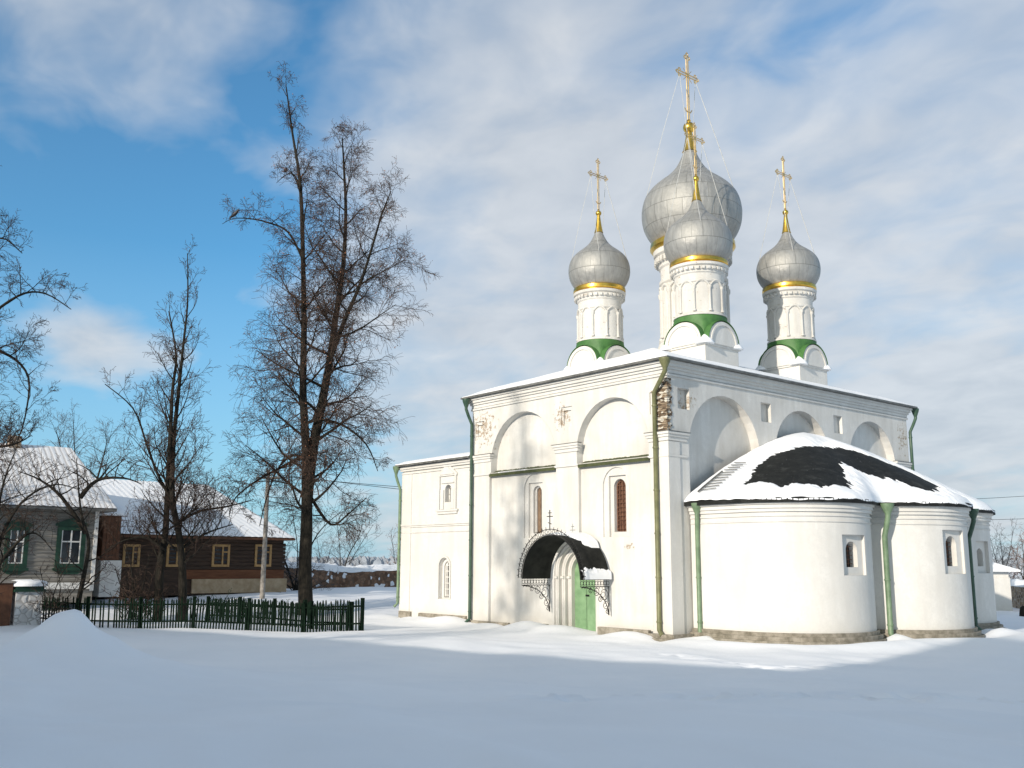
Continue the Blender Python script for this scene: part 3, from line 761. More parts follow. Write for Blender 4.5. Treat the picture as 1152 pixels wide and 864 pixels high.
pipe_std(5.14, 5.91, 4.70, -.10, .7, -.2, 0, 'green_pipe', .10, .30)
pipe_std(5.60, 11.45, 4.70, .0, .8, .1, 0, 'dark_pipe', .09, .3)
pipe_std(.10, YN + .12, 10.1, 6.6, .35, .9, 0, 'dark_pipe', .075, .4)

# ---- door
dl = MB(); 
for sgn in (-1, 1):
    leaf = MB()
    pts = [(-5.2 + sgn * .012, -.2)] + ([(-5.2 + sgn * .70, -.2), (-5.2 + sgn * .70, 2.12)] + [(-5.2 + sgn * .70 * cos(a), 2.12 + .70 * sin(a)) for a in np.linspace(.1, PI / 2 - .02, 8)])
    leaf.prism(pts, fS, .74, .80)
    lo = leaf.build('door_leaf', 'green_door', church)
    for z in (.25, 1.2, 2.05): MB().box(-5.2 + sgn * .05, -5.2 + sgn * .66, .715, .738, z, z + .07).build('rail', 'green_door', lo)
    if sgn < 0: MB().box(-5.22, -5.02, .69, .72, 1.20, 1.27).build('latch', 'iron', lo)
pj = MB()  # portal mouldings: roll shafts in the steps
for r_ in (1.22, 1.02, .82):
    d = {1.22: .21, 1.02: .39, .82: .56}[r_]
    pts = [(-5.2 - r_, d, -.4), (-5.2 - r_, d, 2.15)] + [(-5.2 - r_ * cos(a), d, 2.15 + r_ * sin(a)) for a in np.linspace(.15, PI - .15, 18)] + [(-5.2 + r_, d, 2.15), (-5.2 + r_, d, -.4)]
    pj.tube(pts, .06, 8)
for sgn in (-1, 1):
    for r_, d in ((1.22, .21), (1.02, .39), (.82, .56)): pj.box(-5.2 + sgn * r_ - .09, -5.2 + sgn * r_ + .09, d - .09, d + .05, 1.90, 2.0)
pj.build('portal', 'trimw', church, 40)

# ---- porch canopy
KX, KR, KP, KZ = -4.89, 1.71, 1.55, 1.92
m = MB(); n = 30; vs = []; fs = []
def barrel(mb, R0, R1, ya, yb, a0, a1, n=30):
    vs = []; fs = []
    for k in range(n + 1):
        a = a0 + (a1 - a0) * k / n
        for R in (R0, R1):
            for y in (ya, yb): vs.append((KX + R * cos(a), y, KZ + R * sin(a)))
    for k in range(n):
        o = 4 * k
        fs += [(o, o + 1, o + 5, o + 4), (o + 3, o + 2, o + 6, o + 7), (o, o + 4, o + 6, o + 2), (o + 1, o + 3, o + 7, o + 5)]
    fs += [(0, 2, 3, 1), (4 * n, 4 * n + 1, 4 * n + 3, 4 * n + 2)]
    mb.add(vs, fs)
barrel(m, KR - .03, KR, -KP, -.004, 0, PI)
can = m.build('canopy', 'black_metal', church, 40)
m = MB(); rr = random.Random(8)
# snow: thick strip along the eave and cap on top toward the wall
vs = []; fs = []; NA, NYc = 60, 30
for i in range(NA + 1):
    a = i / NA * PI * .62 + .0
    for j in range(NYc + 1):
        y = -KP + .02 + (KP - .03) * j / NYc
        ad = math.degrees(a)
        t = .17 * float(smooth(15, 8, ad + 5 * fbm(y, 2, 1, 3)))
        cap = float(smooth(0, .2, (y + .55 + .8 * (ad - 40) / 60) + .15 * fbm(y, ad * .03, 4, 3))) if ad > 33 else 0
        t = max(t, .15 * cap * float(smooth(42, 56, ad)))
        R = KR - .02 + (t if t > .01 else -.008)
        vs.append((KX + R * cos(a), y, KZ + R * sin(a)))
for i in range(NA):
    for j in range(NYc): q = i * (NYc + 1) + j; fs.append((q, q + 1, q + NYc + 2, q + NYc + 1))
m.add(vs, fs); m.build('snow_cover', 'snow', can, 60)
# lacy ironwork
def circle_pts(c, r, fn, n=14, a0=0, a1=2 * PI): return [fn(c[0] + r * cos(a0 + (a1 - a0) * k / n), c[1] + r * sin(a0 + (a1 - a0) * k / n)) for k in range(n + 1)]
w = MB()
fF = lambda u, z: (u, -KP - .01, z)
for R in (KR + .02, KR + .22): w.tube([fF(KX + R * cos(a), KZ + R * sin(a)) for a in np.linspace(0, PI, 40)], .016, 5)
for k in range(27):
    a = PI * (k + .5) / 27; w.tube(circle_pts((KX + (KR + .12) * cos(a), KZ + (KR + .12) * sin(a)), .075, fF, 8), .011, 4)
    w.tube([fF(KX + (KR + .22) * cos(a), KZ + (KR + .22) * sin(a)), fF(KX + (KR + .31) * cos(a), KZ + (KR + .31) * sin(a))], .012, 4)
w.build('crest', 'iron', can)
w = MB(); zt = KZ + KR + .2
w.tube([fF(KX, zt), fF(KX, zt + .78)], .02, 6); w.tube([fF(KX - .17, zt + .52), fF(KX + .17, zt + .52)], .018, 5); w.tube([fF(KX - .10, zt + .66), fF(KX + .10, zt + .66)], .016, 5); w.tube([fF(KX - .10, zt + .28), fF(KX + .10, zt + .22)], .016, 5)
w.build('cross', 'iron', can)
for sgn in (-1, 1):
    X = KX + sgn * KR
    fB = lambda u, z, X=X: (X, -u, z)      # u is the distance out from the wall
    w = MB()
    for z in (KZ - .01, KZ - .28): w.tube([fB(0, z), fB(KP, z)], .018, 5)
    for k in range(10):
        u = KP * (k + .5) / 10; w.tube(circle_pts((u, KZ - .145), .075, fB, 8), .011, 4); w.tube([fB(u + .077, KZ), fB(u + .077, KZ - .28)], .009, 4)
        w.tube([fB(u, KZ - .28), fB(u, KZ - .36)], .012, 4)
    w.build('valance', 'iron', can)
    w = MB()
    w.tube([fB(.03, KZ - .28), fB(.03, .55)], .018, 5)
    arc = [fB(.06 + (KP - .12) * (1 - math.sin(t)), KZ - .30 - 1.05 * (1 - cos(t))) for t in np.linspace(0, PI / 2, 16)]
    w.tube(arc, .018, 5)
    for (u, z, r_) in ((.28, -.58, .20), (.70, -.47, .14), (.20, -.98, .14), (.50, -.74, .10), (1.02, -.42, .09), (.12, -1.22, .08)):
        w.tube(circle_pts((u, KZ + z), r_, fB, 14, .5, 2 * PI + .2), .013, 4); w.tube(circle_pts((u + r_ * .3, KZ + z), r_ * .5, fB, 10, 0, 5), .011, 4)
    w.build('bracket', 'iron', can)

# ---- towers
ONION = [(.745, -.02), (.79, .06), (.90, .24), (.975, .45), (1.0, .70), (.975, .93), (.91, 1.12), (.80, 1.28), (.66, 1.42), (.52, 1.54), (.40, 1.66), (.30, 1.79), (.225, 1.93), (.165, 2.07), (.12, 2.2)]
def spline(prof, sub=4):
    out = []
    for i in range(len(prof) - 1):
        p0 = np.array(prof[max(i - 1, 0)]); p1 = np.array(prof[i]); p2 = np.array(prof[i + 1]); p3 = np.array(prof[min(i + 2, len(prof) - 1)])
        for k in range(sub):
            t = k / sub; out.append(tuple(.5 * ((2 * p1) + (-p0 + p2) * t + (2 * p0 - 5 * p1 + 4 * p2 - p3) * t * t + (-p0 + 3 * p1 - 3 * p2 + p3) * t ** 3)))
    out.append(prof[-1]); return out
def trefoil(m, c, d, side, r, tr):
    c = np.array(c); d = np.array(d, float); side = np.array(side, float)
    for q in (c + d * r, c + side * r * .9, c - side * r * .9):
        m.tube([q + (cos(a) * d + sin(a) * side) * r * .55 for a in np.linspace(0, 2 * PI, 9)], tr, 4, False)
    m.tube([c + d * r * 1.5, c + d * r * 2.0], [tr * 1.6, tr * .5], 5)
def tower(x, y, zb, zdr, zband, R, rd, zgold, zball, ztop, zbar, ncol, base):
    """zb base of gables, zdr foot of drum, zband gilded band, R dome radius, rd drum radius"""
    k = R / 1.53
    dm = MB()
    h = zband - zdr
    dm.lathe([(rd * 1.10, zdr - .02), (rd * 1.10, zdr + .05 * k), (rd * 1.03, zdr + .10 * k), (rd, zdr + .14 * k), (rd, zdr + h * .62), (rd * 1.05, zdr + h * .64), (rd * 1.05, zdr + h * .67), (rd, zdr + h * .69), (rd * 1.01, zdr + h * .80), (rd * 1.06, zdr + h * .82), (rd * 1.06, zdr + h * .85), (rd * 1.10, zdr + h * .87), (rd * 1.12, zdr + h * .93), (rd * 1.2, zdr + h * .95), (rd * 1.22, zband + .0)], (x, y, 0), 56)
    dr = dm.build('drum', 'drum', church, 30)
    cm = MB()
    for i in range(ncol):
        a = 2 * PI * (i + .25) / ncol; cx_, cy_ = x + (rd + .02) * cos(a), y + (rd + .02) * sin(a)
        cm.lathe([(.085 * k, zdr + .14 * k), (.085 * k, zdr + .22 * k), (.055 * k, zdr + .25 * k), (.055 * k, zdr + h * .50), (.09 * k, zdr + h * .52), (.09 * k, zdr + h * .56)], (cx_, cy_, 0), 8)
        pts = []
        for t in np.linspace(0, 1, 9):
            aa = a + 2 * PI / ncol * t; pts.append((x + (rd + .03) * cos(aa), y + (rd + .03) * sin(aa), zdr + h * .55 + math.sin(PI * t) * (.5 * 2 * PI * rd / ncol) * .8))
        cm.tube(pts, .05 * k, 6)
    cm.build('arcade', 'drum', dr, 40)
    cm = MB(); nb = int(ncol * 3.2); o_l = []
    for i in range(nb):
        for da, rr_ in ((0, rd * 1.07), (.0, rd * 1.13 + .06 * k), (.55, rd * 1.13 + .06 * k), (.55, rd * 1.07)):
            a = 2 * PI * (i + da) / nb; o_l.append((x + rr_ * cos(a), y + rr_ * sin(a)))
    vprism(cm, o_l, zdr + h * .862, zdr + h * .918)
    cm.build('corbel_table', 'drum', dr)
    # gilded band
    gb = MB(); rb = .80 * R
    gb.lathe([(rd * 1.2, zband), (rb, zband + .02), (rb + .07 * k, zband + .10 * k), (rb + .06 * k, zband + .24 * k), (rb * .97, zband + .31 * k)], (x, y, 0), 56); gb.build('gilded_band', 'gold', dr, 40)
    # dome; object origin on the axis so the sheet seams follow it
    z0 = zband + .24 * k; hs = (zgold - z0) / 2.2 / R
    prof = [(r * R, z0 + z * R * hs) for r, z in spline(ONION)]
    d = MB(); d.lathe(prof, (x, y, 0), 72); do = d.build('onion_dome', 'dome', dr, 50, loc=(x, y, z0))
    g1 = MB(); rt = .12 * R; rg = (zball - zgold)
    gp = [(rt * 1.25, zgold - .03), (rt * 1.1, zgold + .04), (rt * .8, zgold + rg * .35), (rt * .5, zgold + rg * .75), (rt * .42, zball - .10 * k)]
    br = .145 * k if k < 1.3 else .30
    g1.lathe(gp, (x, y, 0), 20); g1.build('gilded_spire', 'gold', dr, 40)
    g2 = MB(); g2.lathe([(.02, zball - br)] + [(br * sin(t), zball - br * cos(t)) for t in np.linspace(.25, PI - .25, 12)] + [(br * .25, zball + br * 1.05), (br * .4, zball + br * 1.25), (br * .2, zball + br * 1.45)], (x, y, 0), 20); g2.build('orb', 'gold', dr, 40)
    # cross, arms along Y, openwork double bars
    c = MB(); t = .022 * max(1, k * .9); zc = zball + br * 1.4; w_ = .035 * k + .01
    for s_ in (-1, 1): c.tube([(x, y + s_ * w_, zc), (x, y + s_ * w_, ztop - .16 * k)], t, 5)
    al = .52 * k if k < 1.3 else .62
    for s_ in (-1, 1): c.tube([(x, y - al, zbar + s_ * w_), (x, y + al, zbar + s_ * w_)], t, 5)
    for q, d_, sd_ in (((x, y - al, zbar), (0, -1, 0), (0, 0, 1)), ((x, y + al, zbar), (0, 1, 0), (0, 0, 1)), ((x, y, ztop - .16 * k), (0, 0, 1), (0, 1, 0))): trefoil(c, q, d_, sd_, .085 * k + .02, t)
    zm = zc + (zbar - zc) * .18
    c.tube([(x, y - .17 * k, zm + .1 * k), (x, y - .1 * k, zm), (x, y + .1 * k, zm), (x, y + .17 * k, zm + .1 * k)], t, 5)
    for s_ in (-1, 1):
        for e_ in (-1, 1): c.tube([(x, y + s_ * .05, zbar + e_ * .05), (x, y + s_ * .2 * k, zbar + e_ * .2 * k)], t * .6, 4)
    c.obox((x, y, zbar), (.02, 0, 0), (0, .07 * k, 0), (0, 0, .07 * k))
    c.build('cross', 'oldgold', dr)
    ch = MB()
    for s_, ys in ((1, 1), (-1, 1), (1, -1), (-1, -1)):
        pz = z0 + (zgold - z0) * .52; pr = R * .88
        ch.tube([(x, y + ys * al, zbar - .1), (x + s_ * pr * .72 * .5, y + ys * (al + (pr * .8 - al) * .5), (zbar + pz) / 2 - .12), (x + s_ * pr * .72, y + ys * pr * .72, pz)], .011 + .003 * k, 4)
    ch.build('guy_chain', 'chain', dr)
    if base:
        hb = 1.05
        pb = MB(); pb.box(x - hb - .08, x + hb + .08, y - hb - .08, y + hb + .08, 10.4, zb - .08); pb.box(x - hb - .15, x + hb + .15, y - hb - .15, y + hb + .15, zb - .08, zb)
        pd = pb.build('pedestal', 'trimw', church)
        gc = MB(); ng = 48; lev = [(0.0, zb + .02), (.25, zb + .42), (.55, zb + .78), (.85, zdr - .22), (1.0, zdr - .02)]; gv_ = []; gf_ = []
        for tt, zz_ in lev:
            for q_ in range(ng):
                a_ = 2 * PI * q_ / ng; rs_ = 1.04 / max(abs(cos(a_)), abs(sin(a_))); rr_ = rs_ + (1.15 - rs_) * tt; gv_.append((x + rr_ * cos(a_), y + rr_ * sin(a_), zz_))
        for j_ in range(len(lev) - 1):
            for q_ in range(ng): gf_.append((j_ * ng + q_, j_ * ng + (q_ + 1) % ng, (j_ + 1) * ng + (q_ + 1) % ng, (j_ + 1) * ng + q_))
        gc.add(gv_, gf_); gc.build('green_skirt', 'green_roof', pd, 50)
        for ax, ay in ((0, -1), (1, 0), (0, 1), (-1, 0)):
            tx, ty = -ay, ax
            fn = lambda u, w, d, ax=ax, ay=ay, tx=tx, ty=ty: (x + ax * d + tx * u, y + ay * d + ty * u, w)
            kb = MB(); kb.prism(arch_poly(-1.03, 1.03, zb, zb + .06, .98, 22), fn, .3, hb + .20); ko = kb.build('kokoshnik', 'trimw', pd, 40)
            kr = MB(); ring_poly_strip(kr, -.80, .80, zb + .002, zb + .06, .10, fn, hb + .20, hb + .245, 22); kr.build('moulding', 'trimw', ko, 40)
            kt = MB(); ring_poly_strip(kt, -1.032, 1.032, zb + .002, zb + .06, .022, fn, .35, hb + .225, 22, False); kt.build('green_hood', 'green_roof', ko, 40)
            ks = MB(); aa = math.atan2(ay, ax) + PI / 4; c0 = np.array([x + 1.42 * cos(aa), y + 1.42 * sin(aa), zb])
            ks.lathe([(.42, -.02), (.36, .10), (.22, .26), (.05, .38)], c0, 12); ks.build('snow_patch', 'snow', pd, 60)
    else:
        pb = MB(); pb.lathe([(2.0, 11.0), (2.0, 12.35), (1.75, 13.1)], (x, y, 0), 40); pb.build('pedestal', 'trimw', church)
    return dr
tower(-2.77, 5.53, 11.78, 13.15, 15.47, 1.53, 1.08, 18.70, 19.75, 22.45, 21.72, 10, True)
tower(-9.02, 5.53, 11.78, 13.15, 15.62, 1.53, 1.06, 18.85, 19.85, 22.75, 21.84, 10, True)
tower(-2.77, 12.42, 11.78, 13.10, 15.62, 1.53, 1.06, 18.75, 19.80, 22.75, 21.80, 10, True)
tower(-9.02, 12.42, 11.78, 13.15, 15.62, 1.53, 1.06, 18.80, 19.80, 22.75, 21.80, 10, True)
tower(-5.9, 8.97, 12.0, 13.1, 17.75, 2.48, 1.60, 23.1, 24.38, 28.50, 27.25, 14, False)

# ------------------------------------------------------------------ TREES
class Tree:
    def __init__(s, seed): s.r = random.Random(seed); s.big = MB(); s.fine = MB(); s.leaf = MB(); s.tips = []
    def rv(s): return np.array([s.r.gauss(0, 1), s.r.gauss(0, 1), s.r.gauss(0, 1)])
    def grow(s, p, d, ln, r, lvl, P):
        n = 5 if lvl <= 1 else (4 if lvl == 2 else 3)
        p = np.array(p, float); d = d / np.linalg.norm(d); pts = [p]; dirs = []
        for i in range(n):
            up = P['up'][min(lvl, len(P['up']) - 1)]
            tip = P.get('tip', 0) * (i / n) if lvl <= 2 else 0
            d = d + s.rv() * P['wig'][min(lvl, len(P['wig']) - 1)] + np.array([0, 0, up + tip]); d /= np.linalg.norm(d)
            p = p + d * ln / n; pts.append(p); dirs.append(d)
        rs = [max(r * (1 - .78 * i / n), P['rmin']) for i in range(n + 1)]
        (s.big if lvl <= 1 else s.fine).tube(pts, rs, 5 if lvl <= 1 else 3, False)
        if lvl >= P['max']:
            s.tips.append(pts[-1]); return
        nc = P['kids'][min(lvl, len(P['kids']) - 1)]; nc = max(1, int(nc * (.7 + .6 * s.r.random()) * min(1.0, .25 + .75 * ln / (9, 2.4, 1.25, .7, .4)[min(lvl, 4)])))
        for k in range(nc):
            t = .18 + .80 * (k + s.r.random()) / nc; i = min(int(t * n), n - 1); f = t * n - i
            q = pts[i] + (pts[i + 1] - pts[i]) * min(f, 1)
            dd = dirs[i]; pr = s.rv(); pr -= dd * (pr @ dd); pr /= np.linalg.norm(pr) + 1e-9
            a = rad(s.r.uniform(*P['ang'])); nd = dd * cos(a) + pr * sin(a)
            s.grow(q, nd, ln * s.r.uniform(*P['ratio']) * (1.15 - .45 * t), max(rs[i] * .55, P['rmin']), lvl + 1, P)
    def stem(s, pts, r0, r1, env, P, n_b, t0=.15, sides=9):
        """pts: polyline; env(t) gives primary branch length; branches spiral around"""
        pts = [np.array(p, float) for p in pts]; sp = []
        for i in range(len(pts) - 1):
            a0 = pts[max(i - 1, 0)]; a1 = pts[i]; a2 = pts[i + 1]; a3 = pts[min(i + 2, len(pts) - 1)]
            for k in range(4):
                t = k / 4; sp.append(.5 * ((2 * a1) + (-a0 + a2) * t + (2 * a0 - 5 * a1 + 4 * a2 - a3) * t * t + (-a0 + 3 * a1 - 3 * a2 + a3) * t ** 3))
        sp.append(pts[-1]); n = len(sp) - 1
        rs = [r0 + (r1 - r0) * (i / n) ** .8 for i in range(n + 1)]
        s.big.tube(sp, rs, sides)
        az = s.r.uniform(0, 6)
        for k in range(n_b):
            t = t0 + (1 - t0) * (k + s.r.random() * .8) / n_b; t = min(t, .995); i = min(int(t * n), n - 1); q = sp[i] + (sp[i + 1] - sp[i]) * (t * n - i)
            az += 2.4 + s.r.uniform(-.5, .5); el = P['el'](t); out = np.array([cos(az) * cos(el), sin(az) * cos(el), sin(el)])
            s.grow(q, out, env(t) * s.r.uniform(.7, 1.15), max(min(rs[i] * .5, env(t) * .022), P['rmin'] * 1.5), 1, P)
        return sp
    def leaves(s, n, size, bias=None):
        for k in range(n):
            p = s.tips[s.r.randrange(len(s.tips))] + s.rv() * .07
            a = s.rv(); a /= np.linalg.norm(a); b_ = np.cross(a, s.rv()); b_ /= np.linalg.norm(b_)
            s.leaf.add([p, p + a * size, p + a * size * .6 + b_ * size * .7], [(0, 1, 2)])
    def finish(s, name, loc, label, cat, group=None, bark='bark', twig='twig'):
        e = empty(name, loc, label, cat, group)
        if s.big.v: s.big.build('trunk', bark, e, 60)
        if s.fine.v: s.fine.build('crown', twig, e, None)
        if s.leaf.v: s.leaf.build('dry_leaves', 'deadleaf', e, None)
        return e
def path(D, pts, jit=0, seed=1):
    r = random.Random(seed); return [at(x, y, D + (r.uniform(-jit, jit) if i > 1 else 0)) for i, (x, y) in enumerate(pts)]
def put(pts, sink=.3):      # run the foot down into the snow
    p = pts[0].copy(); p[2] = gh1(p[0], p[1]) - sink; return [p] + pts

# big double-stemmed linden
T = Tree(11); D = 53
PL = dict(up=[.02, .05, -.02, -.10, -.14], wig=[.1, .12, .16, .2, .2], kids=[0, 9, 7, 5], ang=(28, 60), ratio=(.46, .74), rmin=.0075, max=4, tip=.06, el=lambda t: rad(20 + 40 * t))
PLow = dict(PL, el=lambda t: rad(10 + 45 * t))
env = lambda t: 4.3 * (1 - t) ** .55 + .7
A = put(path(D, [(344, 684), (343, 640), (345, 590), (345, 545), (344, 500), (341, 440), (342, 370), (341, 300), (338, 210), (329, 150), (322, 98)], .8, 3))
T.stem(A, .46, .03, lambda t: (4.3 if t < .75 else 4.7) * (1.02 - t) ** .6 + .55, PLow, 33, .28, 12)
B = path(D, [(345, 560), (352, 505), (362, 455), (371, 405), (378, 355), (386, 300), (389, 240), (387, 190), (385, 155)], .8, 5)
T.stem(B, .33, .03, lambda t: 4.2 * (1.02 - t) ** .6 + .6, PLow, 26, .14, 10)
Cb = path(D - 1, [(371, 405), (388, 360), (405, 320), (418, 280), (430, 240), (440, 215)], .5, 6)
T.stem(Cb, .15, .025, lambda t: 3.3 * (1.05 - t) ** .5 + .4, PLow, 16, .12, 8)
for bp in ([(345, 510), (318, 525), (290, 540), (265, 560), (258, 580)], [(345, 520), (330, 512), (312, 528), (300, 560), (292, 592)], [(350, 560), (372, 590), (392, 578), (412, 560)], [(352, 470), (385, 478), (412, 500), (425, 530)]):
    T.stem(path(D, bp, 1.2, 9), .10, .02, lambda t: 1.7 * (1.1 - t) ** .5 + .3, dict(PL, el=lambda t: rad(-5)), 9, .2, 7)
for bp in ([(344, 300), (325, 262), (300, 250), (280, 246), (262, 246), (250, 252)], [(341, 255), (338, 215), (330, 196), (320, 198), (311, 206)]):
    T.stem([at(x_, y_, 52.6) for x_, y_ in bp], .075, .012, lambda t: 1.2 * (1.1 - t) ** .5 + .3, PL, 8, .25, 7)
T.leaves(3600, .08)
lin = T.finish('linden_tree', tuple(A[0]), 'tallest bare tree with double trunk and reddish-brown twigs behind the fence end', 'tree')

# second, slimmer twin tree
T = Tree(21); D = 50
P2 = dict(up=[.05, .08, .05, .02], wig=[.1, .12, .16, .2], kids=[0, 7, 5, 4], ang=(28, 55), ratio=(.44, .7), rmin=.0075, max=4, tip=.08, el=lambda t: rad(30 + 35 * t))
A = put(path(D, [(178, 680), (180, 640), (186, 600), (188, 560), (191, 500), (194, 440), (198, 400), (190, 350)], .6, 2))
T.stem(A, .26, .03, lambda t: 2.4 * (1.03 - t) ** .5 + .5, P2, 26, .25)
B = put(path(D, [(205, 680), (205, 640), (201, 600), (194, 560), (195, 500), (201, 440), (206, 390), (211, 340), (211, 285)], .6, 4))
T.stem(B, .25, .02, lambda t: 2.5 * (1.03 - t) ** .55 + .4, P2, 34, .22)
for bp in ([(186, 620), (165, 605), (140, 608), (118, 620)], [(192, 560), (178, 535), (165, 500), (150, 460), (118, 432)], [(196, 590), (225, 575), (255, 570), (285, 562)], [(200, 620), (232, 600), (262, 590)]):
    T.stem(path(D, bp, 1.0, 9), .09, .02, lambda t: 1.8 * (1.1 - t) ** .5 + .3, P2, 11, .1, 7)
tw = T.finish('bare_tree', tuple(A[0]), 'slim bare tree with two close trunks in front of the brown log house', 'tree')

# tree whose crown reaches in from the left edge
T = Tree(33); D = 52
P3 = dict(P2, up=[.04, .02, .0, -.02], tip=.06, kids=[0, 8, 6, 5], el=lambda t: rad(15 + 45 * t))
A = put(path(D, [(-62, 690), (-60, 600), (-55, 480), (-58, 380), (-52, 280), (-50, 180)], .8, 3))
T.stem(A, .40, .04, lambda t: 4.0 * (1.05 - t) ** .5 + .5, P3, 30, .3)
for bp in ([(-56, 420), (-20, 365), (20, 333), (50, 330), (80, 348)], [(-54, 340), (-25, 300), (0, 268), (25, 285)], [(-57, 520), (-20, 505), (15, 500), (35, 490)], [(-57, 470), (-20, 400), (10, 400), (32, 425), (28, 470), (18, 500)]):
    T.stem(path(D, bp, .8, 9), .11, .02, lambda t: 1.7 * (1.1 - t) ** .5 + .3, P3, 13, .2, 7)
T.finish('bare_tree', tuple(A[0]), 'bare tree reaching in over the left edge above the white house', 'tree')

# old apple trees / shrubs before the white house
def shrub(seed, stems, D, label, cat='shrub', twig='twig', r0=.05, ln=1.3, nb=14, maxl=3, group=None, name='bare_shrub', ups=.04):
    T = Tree(seed); Pq = dict(up=[.05, ups, ups * .5, 0], wig=[.1, .18, .25, .3], kids=[0, 6, 5, 3], ang=(30, 60), ratio=(.45, .65), rmin=.0075, max=maxl, tip=.0, el=lambda t: rad(20 + 40 * t))
    base = None
    for i, sgl in enumerate(stems):
        A = put(path(D, sgl, .5, seed + i)) if sgl[0][1] > 640 else path(D, sgl, .5, seed + i)
        if base is None: base = A[0]
        T.stem(A, r0 * (1 if i == 0 else .8), .012, lambda t: ln * (1.1 - t) ** .5 + .2, Pq, nb, .12, 7)
    return T.finish(name, tuple(base), label, cat, group, 'bark', twig)
shrub(41, [[(88, 680), (95, 645), (100, 610), (92, 580), (88, 545), (86, 515)], [(97, 600), (70, 560), (45, 540), (20, 530)], [(90, 560), (110, 540), (140, 538), (160, 545)]], 46.5, 'crooked apple tree in front of the right window of the white house', 'tree', ln=1.7, nb=13, name='apple_tree', r0=.15)
shrub(42, [[(-10, 680), (-5, 630), (8, 590), (30, 560), (62, 545), (92, 552)], [(-5, 630), (-3, 580), (5, 540), (18, 505)], [(-8, 650), (20, 610), (40, 600), (60, 620)]], 45, 'arching apple tree at the left edge above the gate pillar', 'tree', ln=1.9, nb=15, name='apple_tree', r0=.14)
shrub(43, [[(55, 694), (60, 670), (70, 645), (85, 625)], [(52, 694), (50, 665), (45, 640)], [(57, 694), (68, 665), (62, 630)], [(58, 694), (78, 670), (95, 650)]], 46, 'brown twiggy bush just behind the left end of the fence', 'shrub', 'twig', .03, .8, 10, 3)
shrub(44, [[(150, 690), (150, 660), (146, 630), (138, 600)], [(153, 690), (162, 655), (168, 625)], [(148, 690), (136, 660), (130, 640)]], 50, 'dark bush behind the fence under the porch of the white house', 'shrub', 'twig', .06, 1.0, 14, 3)
shrub(45, [[(385, 650), (392, 625), (405, 600), (410, 570)], [(386, 650), (400, 622), (420, 590)], [(384, 650), (382, 615), (378, 580)]], 84, 'thin bare tree beyond the rubble wall, nearest to the church', 'tree', 'twiggrey', .09, 3.0, 12, 3, name='bare_tree')
shrub(46, [[(330, 660), (318, 625), (300, 590), (292, 560)], [(335, 660), (352, 610), (372, 585), (395, 570)], [(332, 660), (335, 620), (328, 570)]], 72, 'spreading bare tree right behind the tall double-trunked tree', 'tree', 'twiggrey', .12, 2.6, 14, 3, name='bare_tree')
shrub(47, [[(448, 652), (444, 630), (440, 600)], [(449, 652), (452, 620), (448, 590)]], 84, 'small reddish bush against the west corner of the church', 'shrub', 'twigred', .07, 1.6, 14, 3)
shrub(48, [[(95, 650), (92, 580), (85, 520), (82, 465)], [(93, 600), (75, 530), (62, 480)], [(94, 590), (112, 530), (122, 490)]], 80, 'bare tree rising behind the roof of the white house', 'tree', 'twiggrey', .18, 3.6, 18, 3, name='bare_tree')
shrub(49, [[(1127, 655), (1128, 630), (1124, 600)], [(1128, 655), (1136, 622), (1140, 592)], [(1128, 655), (1120, 628), (1114, 605)]], 105, 'grey bare tree behind the small white gatehouse', 'tree', 'twiggrey', .10, 2.6, 14, 3, name='bare_tree')
shrub(50, [[(1152, 652), (1152, 630), (1149, 605)], [(1153, 652), (1160, 620), (1164, 600)], [(1151, 652), (1145, 635), (1143, 620)]], 85, 'rusty-red bush above the stone wall at the right edge', 'shrub', 'twigred', .07, 1.5, 16, 3)
shrub(51, [[(362, 652), (360, 630), (356, 600)], [(364, 652), (370, 625), (376, 605)]], 95, 'faint bare sapling between the tall tree and the far fields', 'tree', 'twiggrey', .07, 2.0, 10, 3, name='bare_tree')
# dark undergrowth before the brown house
def thicket(seed, px0, px1, D, hgt, label, mat, n=26):
    T = Tree(seed); Pq = dict(up=[0, .10, .02, 0], wig=[.1, .15, .3, .3], kids=[0, 5, 4, 3], ang=(25, 60), ratio=(.4, .6), rmin=.012, max=3, tip=0, el=lambda t: 1.2)
    q0 = None
    for k in range(n):
        px = px0 + (px1 - px0) * (k + T.r.random()) / n; q = at(px, 660, D + T.r.uniform(-1.2, 1.2)); q[2] = gh1(q[0], q[1]) - .1
        if q0 is None: q0 = q.copy()
        T.grow(q, np.array([T.r.gauss(0, .35), T.r.gauss(0, .35), 1]), hgt * T.r.uniform(.6, 1.1), .025, 1, Pq)
    return T.finish('bush', tuple(q0), label, 'bush', 'undergrowth behind the fence', 'bark', mat)
thicket(61, 140, 178, 51, 2.0, 'dark bush below the left window of the brown house', 'twig', 30)
thicket(62, 215, 262, 52, 1.1, 'dark green bush behind the middle of the fence', 'hedge', 14)
thicket(63, 262, 330, 50, .9, 'dark green bush at the foot of the tall double-trunked tree', 'hedge', 20)

# tree south of the camera's left, it dapples the annex corner with shade
T = Tree(71)
b0 = np.array([2.0, -50.5, -.4]); A = [b0, b0 + [.1, 0, 7], b0 + [-.2, .2, 14], b0 + [.1, -.1, 20], b0 + [0, 0, 26]]
T.stem(A, .40, .04, lambda t: 2.7 * (1.05 - t) ** .5 + .5, dict(PLow, kids=[0, 7, 6, 4], rmin=.012), 40, .3)
T.finish('bare_tree', tuple(b0), 'bare linden standing out of view to the left of the photographer', 'tree')

